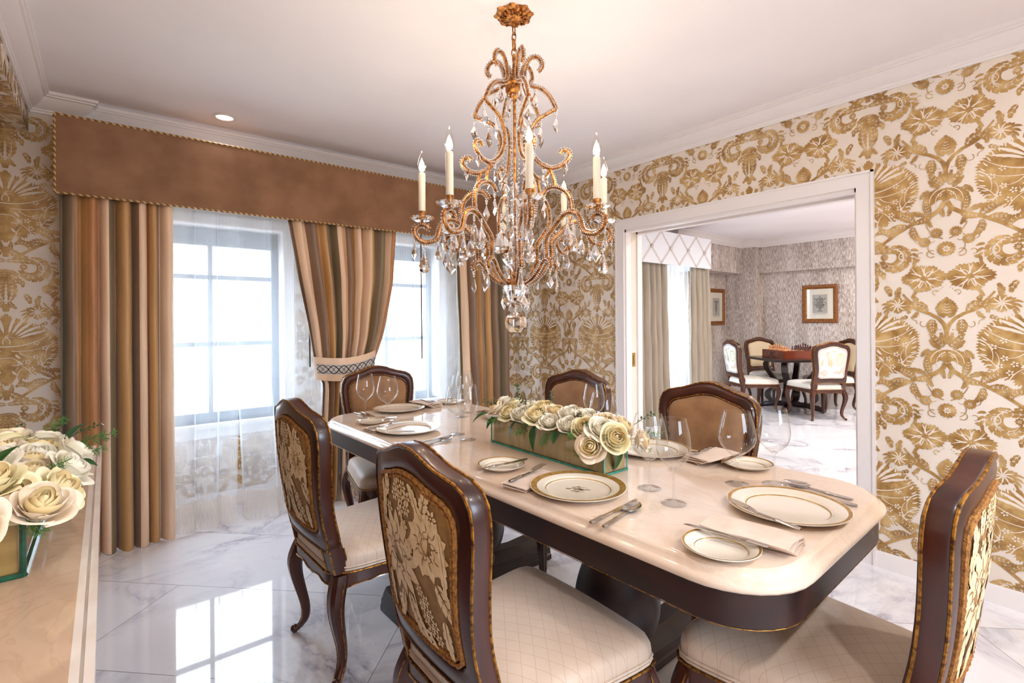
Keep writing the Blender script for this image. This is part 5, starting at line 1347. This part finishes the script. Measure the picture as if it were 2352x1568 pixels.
# one arm in its own radial plane (x = radius)
def radial(tab, n=5): return [(p.x * KS, 0, cz(p.y)) for p in catmull([(a, b, 0) for a, b in tab], n)]
arm0 = None
for k in range(8):
    a = ROT0 - radians(-7 - 45 * k)
    if arm0 is None:
        m = MB(); m.tube(radial(ARM), .0086, 8); m.tube(radial(LOW), .0076, 8); m.tube(radial([(.176, 1.715), (.161, 1.60)]), .004, 6) if 0 else None
        cx = .399 * KS; m.lathe([(.0045, cz(1.712)), (.008, cz(1.716)), (.0045, cz(1.722)), (.009, cz(1.730)), (.005, cz(1.737)), (.010, cz(1.747)), (.016, cz(1.760)), (.0165, cz(1.766)), (.012, cz(1.768)), (.0001, cz(1.768))], 12, (cx, 0, 0))
        arm0 = m.build('arm', M['copper'], ch)
        b = MB(); beads_along(b, radial(ARM), .0034, ((.0118, 0), (-.0118, 0), (0, .0108), (0, -.0108)), .0085); beads_along(b, radial(LOW), .0034, ((.0108, 0), (-.0108, 0), (0, .0098), (0, -.0098)), .0085)
        b.build('bead_string', M['bead'], arm0)
        d = MB(); R_ = [(.0001, 0), (.030, .001), (.047, .010), (.050, .016), (.046, .016), (.028, .006), (.008, .004)]; z0 = cz(1.726)
        d.lathe([(r, z0 + z) for r, z in R_], 16, (cx, 0, 0)); d.build('glass_dish', M['crystal'], arm0, angle=10)
        c = MB(); c.lathe([(.0001, cz(1.768)), (.0142, cz(1.768)), (.0140, cz(1.85)), (.0142, cz(1.925)), (.012, cz(1.930)), (.0001, cz(1.930))], 16, (cx, 0, 0)); cs = c.build('candle_sleeve', M['wax'], arm0)
        g = MB(); bl = [(.004, 1.931), (.0125, 1.943), (.0168, 1.958), (.0165, 1.972), (.0122, 1.991), (.0064, 2.008), (.0022, 2.020), (.0001, 2.026)]
        g.lathe([(p.x, cz(p.y)) for p in catmull([(r, z, 0) for r, z in bl], 3)], 14, (cx, 0, 0)); g.build('flame_bulb', M['bulb_glass'], arm0)
        f = MB(); f.lathe([(.0001, cz(1.936)), (.009, cz(1.942)), (.0125, cz(1.955)), (.009, cz(1.972)), (.0001, cz(1.994))], 10, (cx, 0, 0)); f.build('bulb_filament', M['glow'], arm0)
        o = arm0
    else: o = copy_tree(arm0, ch)
    o.rotation_euler = (0, 0, a)
    px, py = CHX + .399 * KS * cos(a), CHY + .399 * KS * sin(a)
    ld = bpy.data.lights.new('candle_light', 'POINT'); ld.energy = 1.2; ld.color = (1, .84, .66); ld.shadow_soft_size = .02
    lo = bpy.data.objects.new('candle_light', ld); COL.objects.link(lo); lo.location = (px, py, cz(2.035))
    for r_, z_, kd in ((.392, 1.628, 'kite' if k % 2 else 'drop'), (.432, 1.66, 'spear'), (.330, 1.655, 'drop_small'), (.180, 1.520, 'kite_small' if k % 2 else 'spear'), (.265, 1.722, 'drop')):
        pendant(cyl(a, r_, z_), kd, a + (1.1 if kd.startswith('kite') else 0))
for k in range(8):
    a = ROT0 + radians(22.5 - 7 + 45 * k); pendant(cyl(a, .27 if k % 2 else .14, 1.70 if k % 2 else 1.66), 'drop' if k % 2 else 'kite', a + 1.3)
rib0 = None
for k in range(6):
    a = ROT0 + radians(138 + 60 * k)
    if rib0 is None:
        m = MB(); m.tube(radial(RIB), .0074, 8); m.tube(radial(RIB2), .0074, 8); m.tube(radial(VERT, 3), .0065, 6); m.tube(radial(LOOP), .0072, 8)
        rib0 = m.build('frame_rib', M['copper'], ch); b = MB()
        for tab in (RIB, RIB2, LOOP): beads_along(b, radial(tab), .0032, ((.0104, 0), (-.0104, 0), (0, .0095), (0, -.0095)), .008)
        beads_along(b, radial(VERT, 3), .0026, ((.0085, 0),), .0075); b.build('bead_string', M['bead'], rib0); o = rib0
    else: o = copy_tree(rib0, ch)
    o.rotation_euler = (0, 0, a)
    for r_, z_, kd in ((.182, 2.200, 'kite'), (.09, 2.315, 'drop_small'), (.22, 2.020, 'spear'), (.125, 1.965, 'kite_small'), (.128, 1.842, 'kite'), (.115, 2.165, 'kite')):
        pendant(cyl(a, r_, z_), kd, a + 1.2)
# hub: canopy, chain, crown ring, centre column, lower ring, bowl and ball
m = MB(); P = []
for r, z in ((.0001, -.030), (.012, -.031), (.020, -.022), (.040, -.016), (.058, -.010), (.074, -.006), (.080, 0)):
    P.append([(r * (1 + .07 * (r / .08) ** 2 * cos(8 * q)) * cos(q), r * (1 + .07 * (r / .08) ** 2 * cos(8 * q)) * sin(q), CEIL + z - .003 * cos(16 * q) * (r / .08)) for q in [2 * pi * i / 64 for i in range(64)]])
m.grid(P, closed_v=True); m.tube([(0, 0, CEIL - .03), (0, 0, CEIL - .045)], .008, 8)
for q in range(8):
    for s_ in range(6): m.ball((.045 * cos(q * pi / 4) + .012 * cos(s_), .045 * sin(q * pi / 4) + .012 * sin(s_), CEIL - .0165), .006, 6, 4)
m.build('ceiling_canopy', M['copper'], ch)
def link(zc, ry, rz_, rot, th=.0028):
    m = MB(); m.tube([((ry * cos(q)) * cos(rot), (ry * cos(q)) * sin(rot), zc + rz_ * sin(q)) for q in [2 * pi * i / 18 for i in range(18)]], th, 6, closed=True); return m.build('chain_link', M['copper'], ch)
zt = CEIL - .040; link(zt - .022, .009, .022, .3); link(zt - .055, .009, .022, 1.9); link(zt - .086, .018, .022, .6, .004); link(zt - .118, .010, .020, 2.1)
m = MB(); m.lathe([(.003, cz(2.46)), (.010, cz(2.44)), (.006, cz(2.42)), (.012, cz(2.36)), (.036, cz(2.345)), (.042, cz(2.335)), (.042, cz(2.325)), (.036, cz(2.318)), (.038, cz(2.30)), (.030, cz(2.28)), (.012, cz(2.268)), (.006, cz(2.25)), (.005, cz(1.60)), (.005, cz(1.46))], 20)
for q in range(6):
    t_ = q * pi / 3; m.poly([(.006 * cos(t_ - .5), .006 * sin(t_ - .5), cz(2.27)), (.03 * cos(t_), .03 * sin(t_), cz(2.235)), (.006 * cos(t_ + .5), .006 * sin(t_ + .5), cz(2.27))])
m.build('centre_stem', M['copper'], ch)
m = MB(); m.lathe([(.052, cz(1.452)), (.056, cz(1.452)), (.056, cz(1.478)), (.052, cz(1.478)), (.052, cz(1.452))], 28); m.lathe([(.0001, cz(1.46)), (.053, cz(1.46))], 20)
for q in range(9):
    t_ = q * 2 * pi / 9; m.poly([(.008 * cos(t_ - .5), .008 * sin(t_ - .5), cz(1.478)), (.022 * cos(t_ - .2), .022 * sin(t_ - .2), cz(1.495)), (.033 * cos(t_), .033 * sin(t_), cz(1.505)), (.022 * cos(t_ + .2), .022 * sin(t_ + .2), cz(1.495)), (.008 * cos(t_ + .5), .008 * sin(t_ + .5), cz(1.478))])
m.build('lower_ring', M['copper'], ch)
m = MB(); m.lathe([(.0001, cz(1.375)), (.018, cz(1.385)), (.036, cz(1.405)), (.046, cz(1.43)), (.049, cz(1.452)), (.0001, cz(1.452))], 12); m.build('glass_bowl', M['crystal'], ch, angle=10)
m = MB(); m.lathe([(.0001, cz(1.51)), (.012, cz(1.515)), (.034, cz(1.545)), (.040, cz(1.60)), (.030, cz(1.65)), (.014, cz(1.685)), (.022, cz(1.70)), (.010, cz(1.71)), (.028, cz(1.76)), (.020, cz(1.82)), (.008, cz(1.83)), (.018, cz(1.87)), (.008, cz(1.90)), (.0001, cz(1.90))], 12); m.build('glass_column', M['crystal'], ch, angle=25)
m = MB()
for q in range(10):
    t_ = q * pi / 5
    for j in range(26): m.ball((.050 * cos(t_) * (.6 + .4 * sin(j * .12)), .050 * sin(t_) * (.6 + .4 * sin(j * .12)), cz(2.27 - j * .019)), .0042, 5, 3)
for q in range(12):
    t_ = q * pi / 6
    for j in range(9): m.ball((.036 * cos(t_), .036 * sin(t_), cz(1.78 - j * .011)), .0036, 5, 3)
m.build('bead_curtain', M['bead'], ch)
pendant((0, 0, cz(1.372)), 'ball', .2)
for q in range(5):
    t_ = ROT0 + q * 1.2566; pendant((.052 * cos(t_), .052 * sin(t_), cz(1.452)), 'kite', t_ + 1.57, True)
for q in range(4):
    t_ = ROT0 + .7 + q * pi / 2; pendant((.075 * cos(t_), .075 * sin(t_), cz(1.72)), 'pear' if q == 1 else 'drop', t_)

# ------------------------------------------------------------------ chess room
CA = atan2(-.6, .8)                         # the table stands turned like its chairs
def loc2(u, v): return (C0[0] + u * .8 + v * .6, C0[1] - u * .6 + v * .8)
ct = empty('chess_table', (C0[0], C0[1], 0), CA); tag(ct, 'dark square table with scrolled legs carrying the chess box', 'table')
m = MB(); hs = .46; cnr = .07; oc = [(hs, hs - cnr), (hs - cnr, hs), (-hs + cnr, hs), (-hs, hs - cnr), (-hs, -hs + cnr), (-hs + cnr, -hs), (hs - cnr, -hs), (hs, -hs + cnr)]
m.grid([[(a * s_, b * s_, z) for a, b in oc] for s_, z in ((.98, .712), (1, .716), (1, .741), (.985, .745))], closed_v=True); m.poly([(a * .985, b * .985, .745) for a, b in oc]); m.poly([(a * .98, b * .98, .712) for a, b in oc][::-1]); m.build('tabletop', M['espresso2'], ct, False)
LG = catmull([(.30, 0, .70), (.33, 0, .64), (.30, 0, .55), (.24, 0, .46), (.21, 0, .38), (.24, 0, .30), (.30, 0, .24), (.31, 0, .17), (.27, 0, .12), (.24, 0, .10)], 4)
for k in range(4):
    m = MB(); rows = []
    for p in LG: rows.append([(p.x - .035, -.035, p.z), (p.x + .035, -.035, p.z), (p.x + .035, .035, p.z), (p.x - .035, .035, p.z)])
    m.grid(rows, closed_v=True); m.xform(Matrix.Rotation(pi / 4 + k * pi / 2, 4, 'Z')); m.build('leg', M['espresso2'], ct, angle=30)
    m = MB(); m.tube([(0, 0, .085), (.2, 0, .075), (.34, 0, .05), (.40, 0, .03)], [.04, .038, .04, .028], 8); m.ball((.40, 0, .028), .028, 8, 6); m.xform(Matrix.Rotation(pi / 4 + k * pi / 2, 4, 'Z')); m.build('base_arm', M['espresso2'], ct)
bxo = empty('chess_box', (C0[0], C0[1], .7455), CA); tag(bxo, 'red brown wooden chess box with the board as its lid', 'chess board')
m = MB(); b_ = .27; m.box(-b_, b_, -b_, b_, 0, .106); m.box(-b_, b_, -b_, b_, .106, .110); m.build('box_body', M['mahogany'], bxo, False)
m = MB(); q_ = .225 / 4
for i in range(8):
    for j in range(8): m.poly([(-.225 + (i + a) * q_, -.225 + (j + c) * q_, .1106) for a, c in ((0, 0), (1, 0), (1, 1), (0, 1))], (i + j) % 2)
m.build('board_squares', [M['boxwood'], M['rosewood']], bxo, False)
m = MB(); m.box(-b_ - .002, -b_, -.06, .06, .06, .075); m.build('finger_slot', M['espresso2'], bxo, False)
PR = {'pawn': [(.0001, 0), (.014, 0), (.014, .005), (.008, .010), (.006, .028), (.009, .031), (.005, .033), (.0085, .040), (.0001, .048)],
 'rook': [(.0001, 0), (.016, 0), (.016, .006), (.010, .012), (.009, .038), (.013, .044), (.013, .056), (.0001, .054)],
 'knight': [(.0001, 0), (.016, 0), (.016, .006), (.010, .012), (.008, .030), (.013, .042), (.010, .056), (.004, .066), (.0001, .066)],
 'bishop': [(.0001, 0), (.016, 0), (.016, .006), (.009, .012), (.007, .042), (.012, .046), (.006, .050), (.010, .060), (.005, .072), (.0001, .078)],
 'queen': [(.0001, 0), (.018, 0), (.018, .007), (.010, .014), (.007, .052), (.013, .057), (.007, .061), (.013, .082), (.006, .086), (.0001, .092)],
 'king': [(.0001, 0), (.018, 0), (.018, .007), (.010, .014), (.007, .056), (.014, .061), (.007, .066), (.012, .086), (.004, .090), (.0001, .104)]}
for side, mat, sgn in (('light', M['boxwood'], -1), ('dark', M['rosewood'], 1)):
    me = {}
    for k_, pr in PR.items():
        m = MB(); m.lathe([(p.x, p.y) for p in catmull([(a, b, 0) for a, b in pr], 2)], 10)
        if k_ == 'knight': m.box(-.006, .014, -.005, .005, .044, .056)
        if k_ == 'king': m.box(-.002, .002, -.006, .006, .094, .099)
        me[k_] = m.mesh('chess_' + k_, mat, angle=50)
    for i, kd in enumerate(('rook', 'knight', 'bishop', 'queen', 'king', 'bishop', 'knight', 'rook')):
        for rk, kk in ((0, kd), (1, 'pawn')):
            u = sgn * (.225 - q_ * (rk + .5)); v = -.225 + (i + .5) * q_; x, y = loc2(u, v)
            o = bpy.data.objects.new('chess_' + kk, me[kk]); COL.objects.link(o); o.location = (x, y, .7455 + .1108); o.rotation_euler = (0, 0, CA + (0 if sgn < 0 else pi))
            tag(o, '%s wooden chess %s, %s file from the near edge of the board' % (side, kk, ['first', 'second', 'third', 'fourth', 'fifth', 'sixth', 'seventh', 'eighth'][i]), 'chess piece', '%s chess pieces' % side)
def picture(name, w_, h_, kind, label):
    root = empty(name); tag(root, label, 'picture'); fw = .062
    for a, b, nm in ((w_, h_, 'frame'),):
        m = MB(); lv = [(0, .0), (0, .018), (.010, .026), (.030, .022), (.042, .024), (.050, .014), (fw, .012), (fw, .004)]
        m.grid([[(sx * (a / 2 - i), -z, sz * (b / 2 - i)) for sx, sz in ((1, 1), (-1, 1), (-1, -1), (1, -1))] for i, z in lv], closed_v=True); m.build('frame', M['frame_wood'], root, False)
        g = MB(); g.grid([[(sx * (a / 2 - i), -z, sz * (b / 2 - i)) for sx, sz in ((1, 1), (-1, 1), (-1, -1), (1, -1))] for i, z in ((.046, .0175), (.052, .018), (.058, .0145))], closed_v=True); g.build('gilt_slip', M['gilt'], root, False)
    m = MB(); a, b = w_ / 2 - fw, h_ / 2 - fw; m.poly([(-a, -.006, -b), (a, -.006, -b), (a, -.006, b), (-a, -.006, b)]); mt = m.build('mount', M['print_paper'], root, False)
    m = MB(); pa, pb = a * .56, b * .62; m.poly([(-pa, -.0065, -pb), (pa, -.0065, -pb), (pa, -.0065, pb), (-pa, -.0065, pb)], 0)
    s = pb / .15
    if kind == 'urn': half = [(0, -.125), (.04, -.125), (.036, -.112), (.012, -.10), (.010, -.085), (.045, -.065), (.066, -.03), (.060, .0), (.048, .02), (.052, .055), (.050, .075), (.035, .098), (.012, .108), (.010, .12), (0, .128)]
    else: half = [(0, -.13), (.03, -.13), (.026, -.118), (.008, -.11), (.010, -.095), (.030, -.07), (.038, -.02), (.034, .06), (.036, .09), (0, .09)]
    q = [(x * s, z * s) for x, z in half] + [(-x * s, z * s) for x, z in half[::-1][1:-1]]; m.poly([(x, -.007, z) for x, z in q], 1)
    if kind == 'urn':
        for sg in (1, -1): m.tube([(sg * x * s, -.007, z * s) for x, z in ((.045, -.005), (.085, -.02), (.09, .01), (.062, .03))], .004 * s, 4, mi=1); m.tube([(sg * x * s, -.007, z * s) for x, z in ((.05, .065), (.075, .085), (.085, .075))], .006 * s, 4, mi=1)
    else:
        for i in range(5): m.ball(((-.05 + .025 * i) * s, -.007, (.085 + .008 * (i % 2)) * s), .014 * s, 8, 4, mi=1)
    m.poly([(-pa * .9, -.0068, -pb * 1.12), (pa * .9, -.0068, -pb * 1.12), (pa * .9, -.0068, -pb * 1.08), (-pa * .9, -.0068, -pb * 1.08)], 1)
    m.build('engraving', [M['print_grey'], M['print_ink']], mt, False)
    g = MB(); g.poly([(-a, -.0105, -b), (a, -.0105, -b), (a, -.0105, b), (-a, -.0105, b)]); g.build('picture_glass', M['thin_glass'], root, False)
    return root
p1 = picture('framed_print', .52, .60, 'vase', 'framed vase engraving beside the greige curtain'); p1.location = (7.91, 4.383, 1.508)
p2 = picture('framed_print', .49, .58, 'urn', 'framed urn engraving on the far wall above the chess table'); p2.location = (XF - .002, 3.02, 1.527); p2.rotation_euler = (0, 0, -pi / 2)
